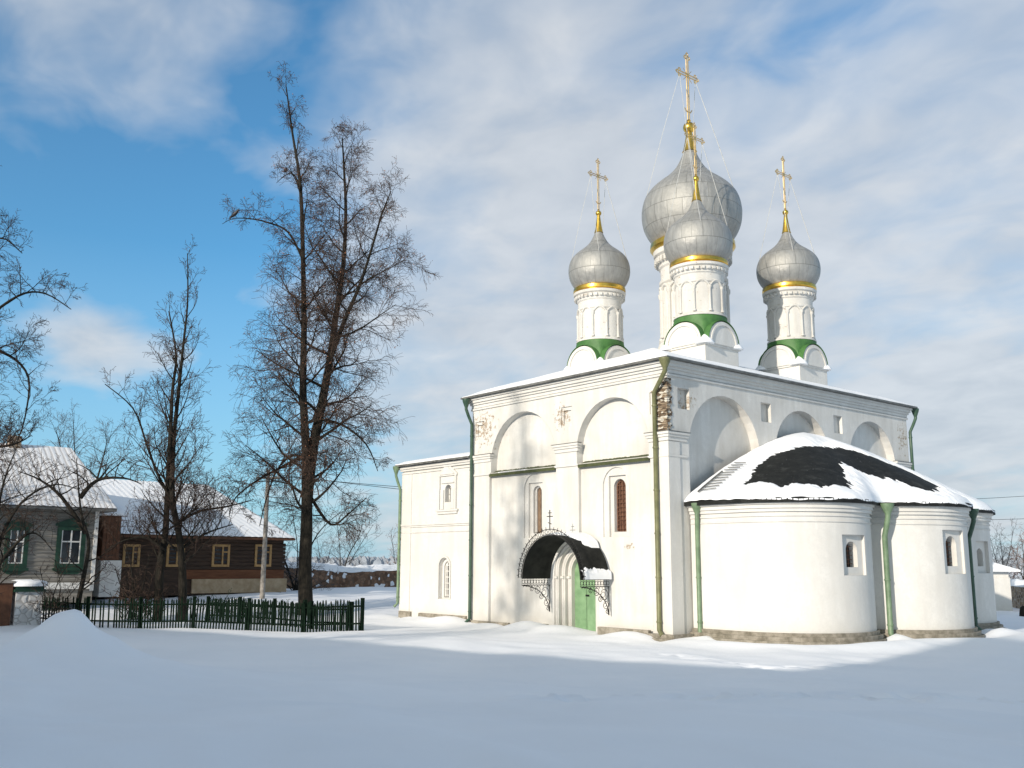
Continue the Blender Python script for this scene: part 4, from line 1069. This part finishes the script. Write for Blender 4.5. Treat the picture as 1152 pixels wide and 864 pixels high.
# crows
def crow(px, py, D, face, label):
    p = at(px, py, D); e = empty('crow', tuple(p), label, 'bird', 'crows in the tall tree')
    u = np.array([cos(face), sin(face), 0]); up = np.array([0, 0, 1.])
    def pt(a, b_): return p + u * a + up * b_
    b_ = MB(); b_.tube([pt(-.34, -.10), pt(-.22, -.03), pt(-.10, .05), pt(.02, .13), pt(.12, .20), pt(.17, .27), pt(.21, .31), pt(.25, .31), pt(.33, .29)], [.03, .05, .09, .105, .085, .06, .055, .04, .008], 10)
    b_.build('body', 'feather', e, 70)
    l = MB()
    for s_ in (-.03, .03):
        q = pt(.0, .04) + np.cross(u, up) * s_; l.tube([q, q + up * -.14], .008, 5)
    l.build('leg', 'feather', e)
crow(321, 194, 52.5, 2.5, 'black crow on a bough near the top of the tall tree'); crow(264, 243, 52.5, .5, 'black crow on the outermost left bough of the tall tree')

# ------------------------------------------------------------------ FENCES
def fence(p0, p1, hgt, label, seed, group='dark green picket fences'):
    p0 = np.array(p0[:2]); p1 = np.array(p1[:2]); Ln = np.linalg.norm(p1 - p0); u = (p1 - p0) / Ln; v = np.array([-u[1], u[0]])
    r = random.Random(seed); e = empty('picket_fence', (p0[0], p0[1], gh1(*p0)), label, 'fence', group)
    nb = max(1, round(Ln / 2.6)); U = lambda k, w: (u[0] * k, u[1] * k, 0) if w else None
    for b_ in range(nb):
        a, c = Ln * b_ / nb, Ln * (b_ + 1) / nb; pk = MB(); s = a + .06; lean = r.uniform(-.04, .04)
        while s < c - .03:
            q = p0 + u * s; z0 = gh1(q[0], q[1]) - .05; h = hgt + r.uniform(-.07, .05) - (.25 if r.random() < .03 else 0); tl = r.gauss(0, .022) + lean + (r.uniform(-.16, .16) if r.random() < .04 else 0)
            w = .031; th = .011
            pts = []
            for dz, ww in ((0, w), (h - .07, w), (h, .006)):
                for su in (-1, 1):
                    for sv in (-1, 1): pts.append((q[0] + u[0] * (su * ww + tl * dz) + v[0] * sv * th, q[1] + u[1] * (su * ww + tl * dz) + v[1] * sv * th, z0 + dz))
            if r.random() > .035:
                pk.add(pts, [(0, 2, 6, 4), (1, 5, 7, 3), (0, 4, 5, 1), (2, 3, 7, 6), (4, 6, 10, 8), (5, 9, 11, 7), (4, 8, 9, 5), (6, 7, 11, 10), (8, 10, 11, 9)])
            s += .128
        pk.build('picket_panel', 'fence', e)
        for zr in (.28, hgt - .30):
            ra = MB(); qa = p0 + u * a + v * .035; qc = p0 + u * c + v * .035; ra.tube([(qa[0], qa[1], gh1(*qa) + zr), (qc[0], qc[1], gh1(*qc) + zr)], .035, 4); ra.build('rail', 'fence', e)
    for b_ in range(nb + 1):
        q = p0 + u * (Ln * b_ / nb) + v * .11; z = gh1(*q); po = MB(); po.box(q[0] - .06, q[0] + .06, q[1] - .06, q[1] + .06, z - .2, z + hgt + .02); po.build('post', 'fence', e)
    return e
fa = at(38, 697, 47.5); fb = at(406, 706, 40.6)
fence(fa, fb, 1.26, 'long dark green picket fence in front of the houses, its right end nearest the church', 1)
fc = at(236, 684, 49.0)
fb2 = fb + (fc - fb) / np.linalg.norm(fc - fb) * .45
fence(fb2, fc, 1.12, 'second green picket fence running back toward the brown house from the right-hand corner', 2)

# gate pillar
q = at(27, 695, 47.6); z = gh1(q[0], q[1]); e = empty('gate_pillar', (q[0], q[1], z), 'short white brick gate pillar with green cap and snow at the left end of the fence', 'pillar')
def abox(mb, c, h, z0, z1):
    mb.box(c[0] - h, c[0] + h, c[1] - h, c[1] + h, z0, z1)
m = MB(); abox(m, q, .52, z - .3, z + 1.35); m.build('shaft', 'pillar', e)
m = MB(); abox(m, q, .62, z + 1.352, z + 1.46); abox(m, q, .55, z + 1.46, z + 1.58); m.build('cap', 'green_trim', e)
m = MB(); m.lathe([(.80, 0), (.82, .10), (.74, .2), (.45, .27), (.05, .28)], (q[0], q[1], z + 1.582), 4 * 6); m.build('snow_cap', 'snow', e, 60)
q = at(0, 695, 47.2); z = gh1(q[0], q[1]); e = empty('gate_post', (q[0], q[1], z), 'brown wooden gate post cut by the left edge, beside the white pillar', 'post')
m = MB(); abox(m, q, .32, z - .3, z + 1.75); m.build('post', 'brown_door', e); m = MB(); abox(m, q, .38, z + 1.752, z + 1.84); m.build('cap', 'greywood', e)

# ------------------------------------------------------------------ WHITE HOUSE (east wall parallel to the church's)
hc = at(105, 650, 56.0); HX, HY = hc[0], hc[1]
PW = lambda px, py: on_plane(px, py, (HX, 0, 0), (1, 0, 0))
zEave = float(PW(105, 575)[2]); zB = float(PW(105, 660)[2]); yL = HY - 16; dep = 9.5
white = empty('wooden_house', (HX, HY, zB), 'white board house with emerald green window surrounds and snowy hipped roof at the left', 'house')
def scalloped(mb, fn, u0, u1, w0, w1, step, bul):
    n = max(1, round((w1 - w0) / step)); prof = []
    for i in range(n):
        for k in range(5):
            t = k / 5; prof.append((w0 + (i + t) * (w1 - w0) / n, bul * math.sqrt(max(0, 1 - (2 * t - 1) ** 2))))
    prof.append((w1, 0)); vs = []; fs = []
    for w, d in prof: vs += [fn(u0, w, d), fn(u1, w, d)]
    for i in range(len(prof) - 1): fs.append((2 * i, 2 * i + 1, 2 * i + 3, 2 * i + 2))
    mb.add(vs, fs)
m = MB(); m.box(HX - dep, HX - .001, yL, HY, zB - .8, zEave)
scalloped(m, lambda u, w, d: (HX + d + .001, u, w), yL, HY - .1, zB + .25, zEave - .1, .19, .03)
m.build('wall', 'logs_white', white)
m = MB(); m.box(HX - .1, HX + .07, HY - .16, HY + .03, zB - .2, zEave - .02); m.build('corner_board', 'whitepaint', white)
m = MB(); m.box(HX + .002, HX + .14, yL, HY - .18, zB - .1, zB + .22); m.build('base_board', 'whitepaint', white)
def hip_roof(parent, x0, x1, y0, y1, zE, zr, inset, mat_snow, name='roof'):
    xm = (x0 + x1) / 2
    m = MB(); m.add([(x0, y0, zE - .12), (x1, y0, zE - .12), (x1, y1, zE - .12), (x0, y1, zE - .12), (x0, y0, zE), (x1, y0, zE), (x1, y1, zE), (x0, y1, zE), (xm, y0 + inset, zr), (xm, y1 - inset, zr)],
        [(3, 2, 1, 0), (0, 1, 5, 4), (1, 2, 6, 5), (2, 3, 7, 6), (3, 0, 4, 7), (4, 5, 8), (5, 6, 9, 8), (6, 7, 9), (7, 4, 8, 9)])
    rf = m.build(name, 'tin', parent)
    # ribbed snow sheets on the faces
    s = MB()
    def sheet(a, b_, c, d, nr, nu):      # a-b eave, d-c ridge
        a, b_, c, d = map(np.array, (a, b_, c, d)); vs = []; fs = []
        nrm = np.cross(b_ - a, d - a); nrm = nrm / np.linalg.norm(nrm); nrm = nrm if nrm[2] > 0 else -nrm
        for i in range(nu + 1):
            for j in range(nr + 1):
                e0 = a + (b_ - a) * i / nu; e1 = d + (c - d) * i / nu; q = e0 + (e1 - e0) * j / nr
                vs.append(q + nrm * (.05 + .014 * abs(sin(i * PI / 4)) + .03 * mnoise.noise(Vector((q[0] * .8, q[1] * .8, q[2])))))
        k = nr + 1
        for i in range(nu):
            for j in range(nr): fs.append((i * k + j, (i + 1) * k + j, (i + 1) * k + j + 1, i * k + j + 1))
        s.add(vs, fs)
    R0, R1 = (xm, y0 + inset, zr), (xm, y1 - inset, zr)
    nu = int((y1 - y0) / .55) * 4
    sheet((x1, y0, zE), (x1, y1, zE), R1, R0, 8, nu); sheet((x1, y1, zE), (x0, y1, zE), R1, R1, 8, 40); sheet((x0, y0, zE), (x1, y0, zE), R0, R0, 8, 40); sheet((x0, y1, zE), (x0, y0, zE), R0, R1, 8, nu)
    s.build('snow_cover', mat_snow, rf, 40)
    return rf
rdg = on_plane(80, 505, (HX - dep / 2, 0, 0), (1, 0, 0))
hip_roof(white, HX - dep - .7, HX + .7, yL - .7, HY + .7, zEave + .1, float(rdg[2]), max(.8, HY + .7 - float(rdg[1])), 'thin_snow')
m = MB(); k_ = at(76, 505, 60); m.box(HX - 4.9, HX - 4.3, HY - 3.6, HY - 3.0, float(rdg[2]) - 1, float(rdg[2]) + .45); m.build('chimney', 'fieldstone', white)
def house_window(parent, fn, u0, u1, w0, w1, trim, tmat, style):
    """fn(u,w,d); frame first, everything else hangs on it"""
    m = MB(); t = trim
    m.prism(rect(u0 - t, u0, w0 - t, w1 + t), fn, .035, .10); m.prism(rect(u1, u1 + t, w0 - t, w1 + t), fn, .035, .10)
    m.prism(rect(u0, u1, w1, w1 + t), fn, .035, .10); m.prism(rect(u0, u1, w0 - t, w0), fn, .035, .10)
    if style == 'carved':
        c = (u0 + u1) / 2; m.prism([(u0 - t * 1.5, w1 + t), (u1 + t * 1.5, w1 + t), (u1 + t * 1.5, w1 + t * 1.5), (u1 - .1, w1 + t * 2.3), (c, w1 + t * 2.9), (u0 + .1, w1 + t * 2.3), (u0 - t * 1.5, w1 + t * 1.5)], fn, .035, .15)
        m.prism(rect(u0 - t * 1.4, u1 + t * 1.4, w0 - t * 1.6, w0 - t), fn, .035, .16)
        m.prism([(u0 - t * 1.2, w0 - t * 1.6), (u1 + t * 1.2, w0 - t * 1.6), (u1 - .05, w0 - t * 2.4), (u0 + .05, w0 - t * 2.4)], fn, .035, .08)
    fo = m.build('window', tmat, parent)
    MB().prism(rect(u0, u1, w0, w1), fn, .034, .045).build('pane', 'glass', fo)
    g_ = MB(); b_ = .035
    if style == 'carved':
        for f_ in (.5,): g_.prism(rect(u0 + (u1 - u0) * f_ - b_, u0 + (u1 - u0) * f_ + b_, w0, w1), fn, .047, .075)
        g_.prism(rect(u0, u1, w0 + (w1 - w0) * .66 - b_, w0 + (w1 - w0) * .66 + b_), fn, .05, .08); g_.prism(rect(u0, u1, w0, w0 + .05), fn, .05, .08)
        g_.prism(rect(u0, u0 + .05, w0, w1), fn, .05, .085); g_.prism(rect(u1 - .05, u1, w0, w1), fn, .05, .085)
        g_.build('sash', 'whitepaint', fo)
    else:
        g_.prism(rect(u0 + (u1 - u0) * .36 - b_, u0 + (u1 - u0) * .36 + b_ * 1.6, w0, w1), fn, .047, .09)
        g_.prism(rect(u0, u0 + (u1 - u0) * .36, w0 + (w1 - w0) * .7 - b_, w0 + (w1 - w0) * .7 + b_), fn, .047, .085)
        g_.build('sash', tmat, fo)
fH = lambda u, w, d: (HX + d, u, w)
for (pa, pb) in ((10, 26), (68, 90), (-42, -24)):
    ya, yb = float(PW(pa, 615)[1]), float(PW(pb, 615)[1]); zt, zb_ = float(PW(pb, 597)[2]), float(PW(pb, 634)[2])
    house_window(white, fH, ya, yb, zb_, zt, .22, 'green_trim', 'carved')
# side porch of the white house
pc = at(121, 640, 58.5)
m = MB(); m.box(pc[0] - 2.5, pc[0], pc[1] - .4, pc[1] + .55, zB + 1.35, zB + 3.75)
for k in range(5): m.box(pc[0] + .003, pc[0] + .03, pc[1] - .38 + k * .19, pc[1] - .24 + k * .19, zB + 1.4, zB + 3.7)
po = m.build('porch', 'brown_door', white)
m = MB(); m.lathe([(1.0, 0), (1.02, .12), (.9, .30), (.5, .62), (.1, .85)], (pc[0] - .6, pc[1] + .1, zB + 3.76), 14); m.build('porch_snow', 'snow', po, 50)
m = MB(); m.box(pc[0] - 2.5, pc[0] + .1, pc[1] - .4, pc[1] + .7, zB - .6, zB + 1.34); m.build('porch_base', 'whitepaint', po)

# ------------------------------------------------------------------ BROWN LOG HOUSE
b1 = at(317, 650, 66.0); b0_ = at(122, 650, 61.5)
uB = b0_[:2] - b1[:2]; LB = np.linalg.norm(uB); uB /= LB; nB = np.array([uB[1], -uB[0]])
if nB @ (CAM[:2] - b1[:2]) < 0: nB = -nB
zb0 = float(at(300, 657, 66)[2]); ze0 = float(at(316, 607, 66)[2])
brown = empty('log_house', (b1[0], b1[1], zb0), 'long brown log house with yellow window frames under a snowy roof', 'house')
fL = lambda u, w, d: (b1[0] + uB[0] * u + nB[0] * d, b1[1] + uB[1] * u + nB[1] * d, w)
m = MB(); m.prism(rect(0, LB + 6, zb0 - .6, ze0), fL, -8, 0); scalloped(m, lambda u, w, d: fL(u, w, d + .001), 0, LB + 6, zb0 + .9, ze0, .24, .055)
for k in range(int((ze0 - zb0 - .9) / .24)): 
    c = fL(-.18, zb0 + 1.02 + k * .24, -.06); m.tube([c, fL(.1, zb0 + 1.02 + k * .24, -.06)], .115, 8)
m.build('wall', 'logs_brown', brown)
m = MB(); m.prism(rect(-.1, LB * .62, zb0 + .35, zb0 + .9), fL, -.1, .05); m.build('lower_logs', 'logs_red', brown)
m = MB(); m.prism(rect(-.3, LB * .55, zb0 - .5, zb0 + .349), fL, -.1, .12); m.build('foundation', 'stone_tan', brown)
def Lpix(px, py): 
    d = on_plane(px, py, (b1[0], b1[1], 0), (nB[0], nB[1], 0)); return float((d[:2] - b1[:2]) @ uB), float(d[2])
for (pa, pb) in ((141, 155), (190, 205), (241, 256), (289, 303)):
    ua, za_ = Lpix(pa, 615); ub, _ = Lpix(pb, 615); _, z1_ = Lpix((pa + pb) / 2, 615); _, z0_ = Lpix((pa + pb) / 2, 635)
    house_window(brown, fL, min(ua, ub), max(ua, ub), z0_, z1_, .14, 'yellow_wood', 'plain')
# roof
rz = float(at(240, 549, 70)[2])
def LP(u, d, z): return np.array(fL(u, z, d))
m = MB(); o_ = .55
c_ = [LP(-o_, o_, ze0 - .06), LP(LB + 6, o_, ze0 - .06), LP(LB + 6, -8 - o_, ze0 - .06), LP(-o_, -8 - o_, ze0 - .06)]
top = [q + [0, 0, .12] for q in c_]; r0_, r1_ = LP(3.6, -4, rz), LP(LB + 6, -4, rz)
m.add(c_ + top + [r0_, r1_], [(0, 1, 2, 3), (0, 4, 5, 1), (1, 5, 9, 6, 2), (2, 6, 7, 3), (3, 7, 4, 0), (4, 8, 9, 5), (6, 9, 8, 7), (7, 8, 4)]); br = m.build('roof', 'brown_door', brown)
s = MB()
def sheet2(a, b_, c, d, nr, nu, rib):
    a, b_, c, d = map(np.array, (a, b_, c, d)); nrm = np.cross(b_ - a, d - a); nrm /= np.linalg.norm(nrm); nrm = nrm if nrm[2] > 0 else -nrm; vs = []; fs = []
    for i in range(nu + 1):
        for j in range(nr + 1):
            e0 = a + (b_ - a) * i / nu; e1 = d + (c - d) * i / nu; q = e0 + (e1 - e0) * j / nr; vs.append(q + nrm * (.06 + rib * abs(sin(i * PI / 4)) + .04 * mnoise.noise(Vector(q * .7))))
    k = nr + 1
    for i in range(nu):
        for j in range(nr): fs.append((i * k + j, (i + 1) * k + j, (i + 1) * k + j + 1, i * k + j + 1))
    s.add(vs, fs)
sheet2(top[0], top[1], r1_, r0_, 10, 160, .02); sheet2(top[3], top[0], r0_, r0_, 10, 60, .02); sheet2(top[2], top[3], r0_, r1_, 6, 20, 0)
s.build('snow_cover', 'snow', br, 40)

# ------------------------------------------------------------------ rubble wall in the west, stone wall and gatehouse in the east
def rough_wall(p0, p1, zs, th, name, label, mat, snow_h_, seed, top_var=.12, drop=1.2):
    p0 = np.array(p0[:2]); p1 = np.array(p1[:2]); Ln = np.linalg.norm(p1 - p0); u = (p1 - p0) / Ln; v = np.array([-u[1], u[0]]); n = int(Ln / .3); r = random.Random(seed)
    e = empty(name, (p0[0], p0[1], zs[0] - drop), label, 'wall')
    m = MB(); s = MB(); vs = []; fs = []; sv = []; sf = []
    for i in range(n + 1):
        t = i / n; q = p0 + u * Ln * t; zt = zs[0] + (zs[1] - zs[0]) * t + r.uniform(-top_var, top_var) * .5 + top_var * math.sin(i * .23)
        for sv_, z in ((-1, zt - 3.2), (-1, zt), (1, zt), (1, zt - 3.2)): w = q + v * th / 2 * sv_ * (1 + .1 * r.uniform(-1, 1)); vs.append((w[0], w[1], z))
        for a, z in ((-1.08, -.02), (-.9, snow_h_ * .7), (0, snow_h_), (.9, snow_h_ * .7), (1.08, -.02)): w = q + v * th / 2 * a; sv.append((w[0], w[1], zt + z * (1 + .2 * r.uniform(-1, 1)) + .01))
    for i in range(n):
        for k in range(3): fs.append((4 * i + k, 4 * i + k + 1, 4 * i + k + 5, 4 * i + k + 4))
        for k in range(4): sf.append((5 * i + k, 5 * i + k + 1, 5 * i + k + 6, 5 * i + k + 5))
    fs += [(0, 3, 2, 1), (4 * n, 4 * n + 1, 4 * n + 2, 4 * n + 3)]; sf += [(0, 4, 3, 2, 1), (5 * n, 5 * n + 1, 5 * n + 2, 5 * n + 3, 5 * n + 4)]
    m.add(vs, fs); s.add(sv, sf); m.build('masonry', mat, e); s.build('snow_cap', 'snow', e, 60)
    return e
ra, rb_ = at(306, 640, 76), at(475, 643, 82)
rough_wall(ra, rb_, (float(at(306, 640, 76)[2]), float(at(460, 644, 82)[2])), .9, 'rubble_wall', 'low ruined red brick wall capped with snow, left of the church', 'ruin', .50, 5, .10)
sa, sb = at(1128, 662, 74), at(1190, 662, 66)
rough_wall(sa, sb, (float(at(1140, 659.5, 72)[2]),) * 2, .6, 'stone_wall', 'brown field stone wall with a snow cap at the right edge', 'fieldstone', .42, 6, .03)
# gatehouse
gp = at(1137.5, 680, 66)
gz = float(at(1137, 684, 66)[2]); ge = float(at(1137, 643, 66)[2])
gate = empty('gatehouse', (gp[0], gp[1], gz), 'small white gatehouse with a snowy hipped roof and turret behind the last apse', 'gatehouse')
gu = RW[:2, 0] / np.linalg.norm(RW[:2, 0]); gv = np.array([-gu[1], gu[0]])   # right and away
fG = lambda u, w, d: (gp[0] + gu[0] * u + gv[0] * d, gp[1] + gu[1] * u + gv[1] * d, w)
m = MB(); m.prism(rect(-4.2, 0, gz - .5, ge), fG, 0, 3.4); m.prism(rect(-1.0, .04, gz - .5, ge - .35), fG, -.06, -.003); m.prism(rect(-4.2, -1.3, gz - .5, ge - .35), fG, -.06, -.003)
m.build('wall', 'trimw', gate)
m = MB(); o1 = [fG(-4.6, ge, -.45), fG(.5, ge, -.45), fG(.5, ge, 3.8), fG(-4.6, ge, 3.8)]; o2 = [tuple(np.array(q) + [0, 0, .10]) for q in o1]
m.add(o1 + o2 + [fG(-2.6, ge + 1.05, 1.6), fG(-1.9, ge + 1.05, 1.6)], [(3, 2, 1, 0), (0, 1, 5, 4), (1, 2, 6, 5), (2, 3, 7, 6), (3, 0, 4, 7), (4, 5, 9, 8), (5, 6, 9), (6, 7, 8, 9), (7, 4, 8)]); m.build('roof', 'snow', gate)
tz = float(at(1117, 617, 67)[2])
m = MB(); m.prism(rect(-2.6, -1.35, ge + .4, tz), fG, 1.0, 2.2); tu = m.build('turret', 'trimw', gate)
m = MB(); m.prism(rect(-2.8, -1.1, tz + .002, tz + .12), fG, .8, 2.4); m.prism([(-2.7, tz + .122), (-1.2, tz + .122), (-1.9, tz + .4)], fG, .9, 2.3); m.build('turret_roof', 'snow', tu)
# dark stump at the right edge
q = at(1153, 690, 60); z = gh1(q[0], q[1]); 
m = MB(); m.lathe([(.32, -.2), (.27, .12), (.24, .35), (.20, .5), (.08, .56)], (q[0], q[1], z), 9); o = m.build('tree_stump', 'bark', None, 60, loc=(q[0], q[1], z)); tag(o, 'dark stump poking out of the snow at the right edge', 'stump')

# utility pole and wires
q = at(296, 650, 60); z = gh1(q[0], q[1]); zt = float(at(295, 528, 60)[2])
e = empty('utility_pole', (q[0], q[1], z), 'pale weathered utility pole in front of the brown log house', 'pole')
m = MB(); m.tube([(q[0], q[1], z - .4), (q[0], q[1], zt)], [.15, .11], 10); m.build('post', 'greywood', e, 60)
m = MB(); wv = np.array([RW[0, 0], RW[1, 0], 0]); wv /= np.linalg.norm(wv)
ct = np.array([q[0], q[1], zt - .5]); m.obox(ct, wv * .7, np.cross(wv, [0, 0, 1]) * .05, (0, 0, .06)); m.build('crossarm', 'greywood', e)
for s_ in (-.6, -.2, .2, .6):
    c = ct + wv * s_; m = MB(); m.lathe([(.03, .06), (.05, .10), (.035, .14), (.055, .17), (.03, .22)], c, 8); m.build('insulator', 'whitepaint', e, 50)
for s_, lab in ((-.6, 'upper thin power line sagging from the utility pole toward the church'), (.6, 'lower thin power line sagging from the utility pole toward the church')):
    a = ct + wv * s_ + [0, 0, .2]; b_ = at(1300, 560 + s_ * 14, 100) + np.array([0, 0, s_ * -.8]); m = MB()
    m.tube([a + (b_ - a) * t - np.array([0, 0, 6.5 * t * (1 - t)]) for t in np.linspace(0, 1, 30)], .016, 4); o = m.build('power_line', 'iron', None, None, loc=tuple(a)); tag(o, lab, 'wire')

pe = at(1300, 560, 100); p2 = e.copy(); COL.objects.link(p2); p2.location = (pe[0], pe[1], pe[2] - (zt - z)); p2['label'] = 'second utility pole far beyond the right side of the church'
for ch in list(e.children):
    c = ch.copy(); COL.objects.link(c); c.parent = p2
# distant wood along the horizon
r = random.Random(5); m = MB()
for k in range(900):
    px = r.choice([r.uniform(300, 460), r.uniform(1110, 1200), r.uniform(-200, 460)]); dd = r.uniform(700, 1000); q = at(px, 632, dd); hh = r.uniform(4, 9); w_ = r.uniform(3, 7)
    m.lathe([(w_ * .5, 0), (w_ * .62, hh * .35), (w_ * .5, hh * .7), (w_ * .12, hh)], (q[0], q[1], -1), 5, False)
M['farwood'] = simple('hazed_far_wood', (.22, .25, .29), (.32, .35, .39), .2, .9)  # haze of distance is put into the wood's colour
o = m.build('far_wood', 'farwood', None, None, loc=(-600, 200, -1)); tag(o, 'low grey line of distant woods on the horizon', 'woods', kind='stuff')

# ------------------------------------------------------------------ unseen buildings added behind the photographer to shade the foreground
def big_building(p0, p1, width, zE, zr, name, label):
    p0 = np.array(p0, float); p1 = np.array(p1, float); u = p1 - p0; Ln = np.linalg.norm(u); u /= Ln; v = np.array([-u[1], u[0]])
    f = lambda a, w, d: (p0[0] + u[0] * a + v[0] * d, p0[1] + u[1] * a + v[1] * d, w)
    e = empty(name, (p0[0], p0[1], -.2), label, 'building')
    h = width / 2
    MB().prism(rect(0, Ln, -.8, zE), f, -h, h).build('wall', 'trimw', e)
    m = MB(); m.add([f(-.4, zE + .01, -h - .4), f(Ln + .4, zE + .01, -h - .4), f(Ln + .4, zE + .01, h + .4), f(-.4, zE + .01, h + .4), f(-.4, zr, 0), f(Ln + .4, zr, 0)], [(3, 2, 1, 0), (0, 1, 5, 4), (2, 3, 4, 5), (0, 4, 3), (1, 2, 5)]); m.build('roof', 'snow', e)
    a = 2.0
    while a < Ln - 2:
        w = MB(); w.prism(rect(a - .5, a + .5, 1.4, 3.0), f, h + .003, h + .04); w.build('window', 'glass', e); a += 3.5
SUN_AZ, SUN_EL = rad(12.0), rad(17.0)
big_building((-70, -57), (19.5, -34.2), 8, 6.2, 8.95, 'shade_range', 'long white building added out of view to shade the foreground snow')
big_building((22.6, -62), (66, -62), 16, 16.5, 22.0, 'shade_block', 'tall white block added out of view to shade the snow on the right')

# ------------------------------------------------------------------ camera, light, sky
cam = bpy.data.cameras.new('camera'); co = bpy.data.objects.new('camera', cam); COL.objects.link(co); S.camera = co
cam.sensor_width = 36; cam.lens = F * 36 / 1152; cam.clip_start = .1; cam.clip_end = 6000
mt = Matrix([[*RW[0], CAM[0]], [*RW[1], CAM[1]], [*RW[2], CAM[2]], [0, 0, 0, 1]]); co.matrix_world = mt
sv = Vector((sin(SUN_AZ) * cos(SUN_EL), -cos(SUN_AZ) * cos(SUN_EL), sin(SUN_EL)))
sl = bpy.data.lights.new('sun', 'SUN'); sl.energy = 3.5; sl.angle = rad(.6); sl.color = (1.0, .90, .77)
so = bpy.data.objects.new('sun', sl); COL.objects.link(so); so.rotation_euler = sv.to_track_quat('Z', 'Y').to_euler(); so.location = (0, -20, 40)
W = bpy.data.worlds.new('World'); S.world = W; W.use_nodes = True; nt = W.node_tree; nt.nodes.clear()
out = N(nt, 'ShaderNodeOutputWorld'); bg = N(nt, 'ShaderNodeBackground'); bg.inputs['Strength'].default_value = .12
sky = N(nt, 'ShaderNodeTexSky'); sky.sky_type = 'NISHITA'; sky.sun_disc = False; sky.sun_elevation = SUN_EL; sky.sun_rotation = PI - SUN_AZ
sky.air_density = 1.0; sky.dust_density = .4; sky.ozone_density = 2.0
g_ = N(nt, 'ShaderNodeTexCoord').outputs['Generated']
sep = N(nt, 'ShaderNodeSeparateXYZ'); L(nt, g_, sep.inputs[0])
zc_ = math_n(nt, 'ADD', math_n(nt, 'MAXIMUM', sep.outputs['Z'], 0.0), .22)
dv = N(nt, 'ShaderNodeVectorMath', operation='DIVIDE'); L(nt, g_, dv.inputs[0]); cb = N(nt, 'ShaderNodeCombineXYZ'); 
for i in range(3): L(nt, zc_, cb.inputs[i])
L(nt, cb.outputs[0], dv.inputs[1])
mpc = N(nt, 'ShaderNodeMapping'); mpc.inputs['Rotation'].default_value = (0, 0, rad(28)); mpc.inputs['Scale'].default_value = (1.0, 1.2, 1.0); L(nt, dv.outputs[0], mpc.inputs['Vector'])
n1 = noise_node(nt, mpc.outputs[0], 1.7, 5, .5, .25); n2 = noise_node(nt, mpc.outputs[0], 6.0, 4, .5, .3)
cl = math_n(nt, 'ADD', math_n(nt, 'MULTIPLY', n1.outputs['Fac'], .66), math_n(nt, 'MULTIPLY', n2.outputs['Fac'], .34))
def blob(px, py, rdeg, amt):
    global cl
    d = wray(px, py); dt = N(nt, 'ShaderNodeVectorMath', operation='DISTANCE'); L(nt, g_, dt.inputs[0]); dt.inputs[1].default_value = tuple(d)
    e = math_n(nt, 'DIVIDE', dt.outputs['Value'], 2 * math.sin(rad(rdeg) / 2)); e = math_n(nt, 'MULTIPLY', e, e); e = math_n(nt, 'POWER', 2.718, math_n(nt, 'MULTIPLY', e, -1.0))
    cl = math_n(nt, 'ADD', cl, math_n(nt, 'MULTIPLY', e, amt))
for b_ in BLOBS if 'BLOBS' in globals() else [(950, 330, 22, .22), (560, 300, 11, .14), (1100, 560, 14, .10), (640, 120, 9, .06), (200, 210, 8, -.16), (60, 480, 9, -.22), (250, 480, 8, -.14), (85, 384, 2.4, .42), (145, 396, 2.2, .36), (200, 402, 1.8, .25), (110, 50, 7, .05), (330, 190, 6, -.06), (450, 30, 7, -.05), (520, 140, 7, .05), (960, 30, 5, -.16), (720, 60, 5, -.10), (420, 480, 6, .05), (1000, 150, 8, .06), (30, 170, 6, -.08)]:
    blob(*b_)
cr = ramp(nt, cl, [(.40, (0, 0, 0)), (.50, (.30, .30, .30)), (.60, (.66, .66, .66)), (.78, (.92, .92, .92))])
ccol = ramp(nt, n2.outputs['Fac'], [(.3, (3.5, 3.8, 4.2)), (.7, (4.5, 4.7, 4.95))])
skc = N(nt, 'ShaderNodeMix', data_type='RGBA', blend_type='MULTIPLY'); skc.inputs[0].default_value = 1; L(nt, sky.outputs[0], skc.inputs[6]); skc.inputs[7].default_value = (.46, .95, 1.15, 1)
hz = ramp(nt, sep.outputs['Z'], [(.0, (1, 1, 1)), (.30, (0, 0, 0))])
fin = mixc(nt, math_n(nt, 'MULTIPLY', hz.outputs[0], .75), skc.outputs[2], (2.3, 3.5, 4.9))
fin = mixc(nt, cr.outputs[0], fin, ccol.outputs[0])
sd_ = N(nt, 'ShaderNodeVectorMath', operation='DISTANCE'); L(nt, g_, sd_.inputs[0]); sd_.inputs[1].default_value = tuple(sv)
ge_ = math_n(nt, 'MULTIPLY', sd_.outputs['Value'], sd_.outputs['Value']); ge_ = math_n(nt, 'POWER', 2.718, math_n(nt, 'MULTIPLY', ge_, -1.5))
fin = mixc(nt, math_n(nt, 'MULTIPLY', ge_, .9), fin, (6.9, 6.7, 5.6))
L(nt, fin, bg.inputs['Color']); L(nt, bg.outputs[0], out.inputs[0])
S.view_settings.view_transform = 'Standard'; S.view_settings.look = 'None'; S.view_settings.gamma = 1; S.view_settings.exposure = 0.38
S.cycles.max_bounces = 6
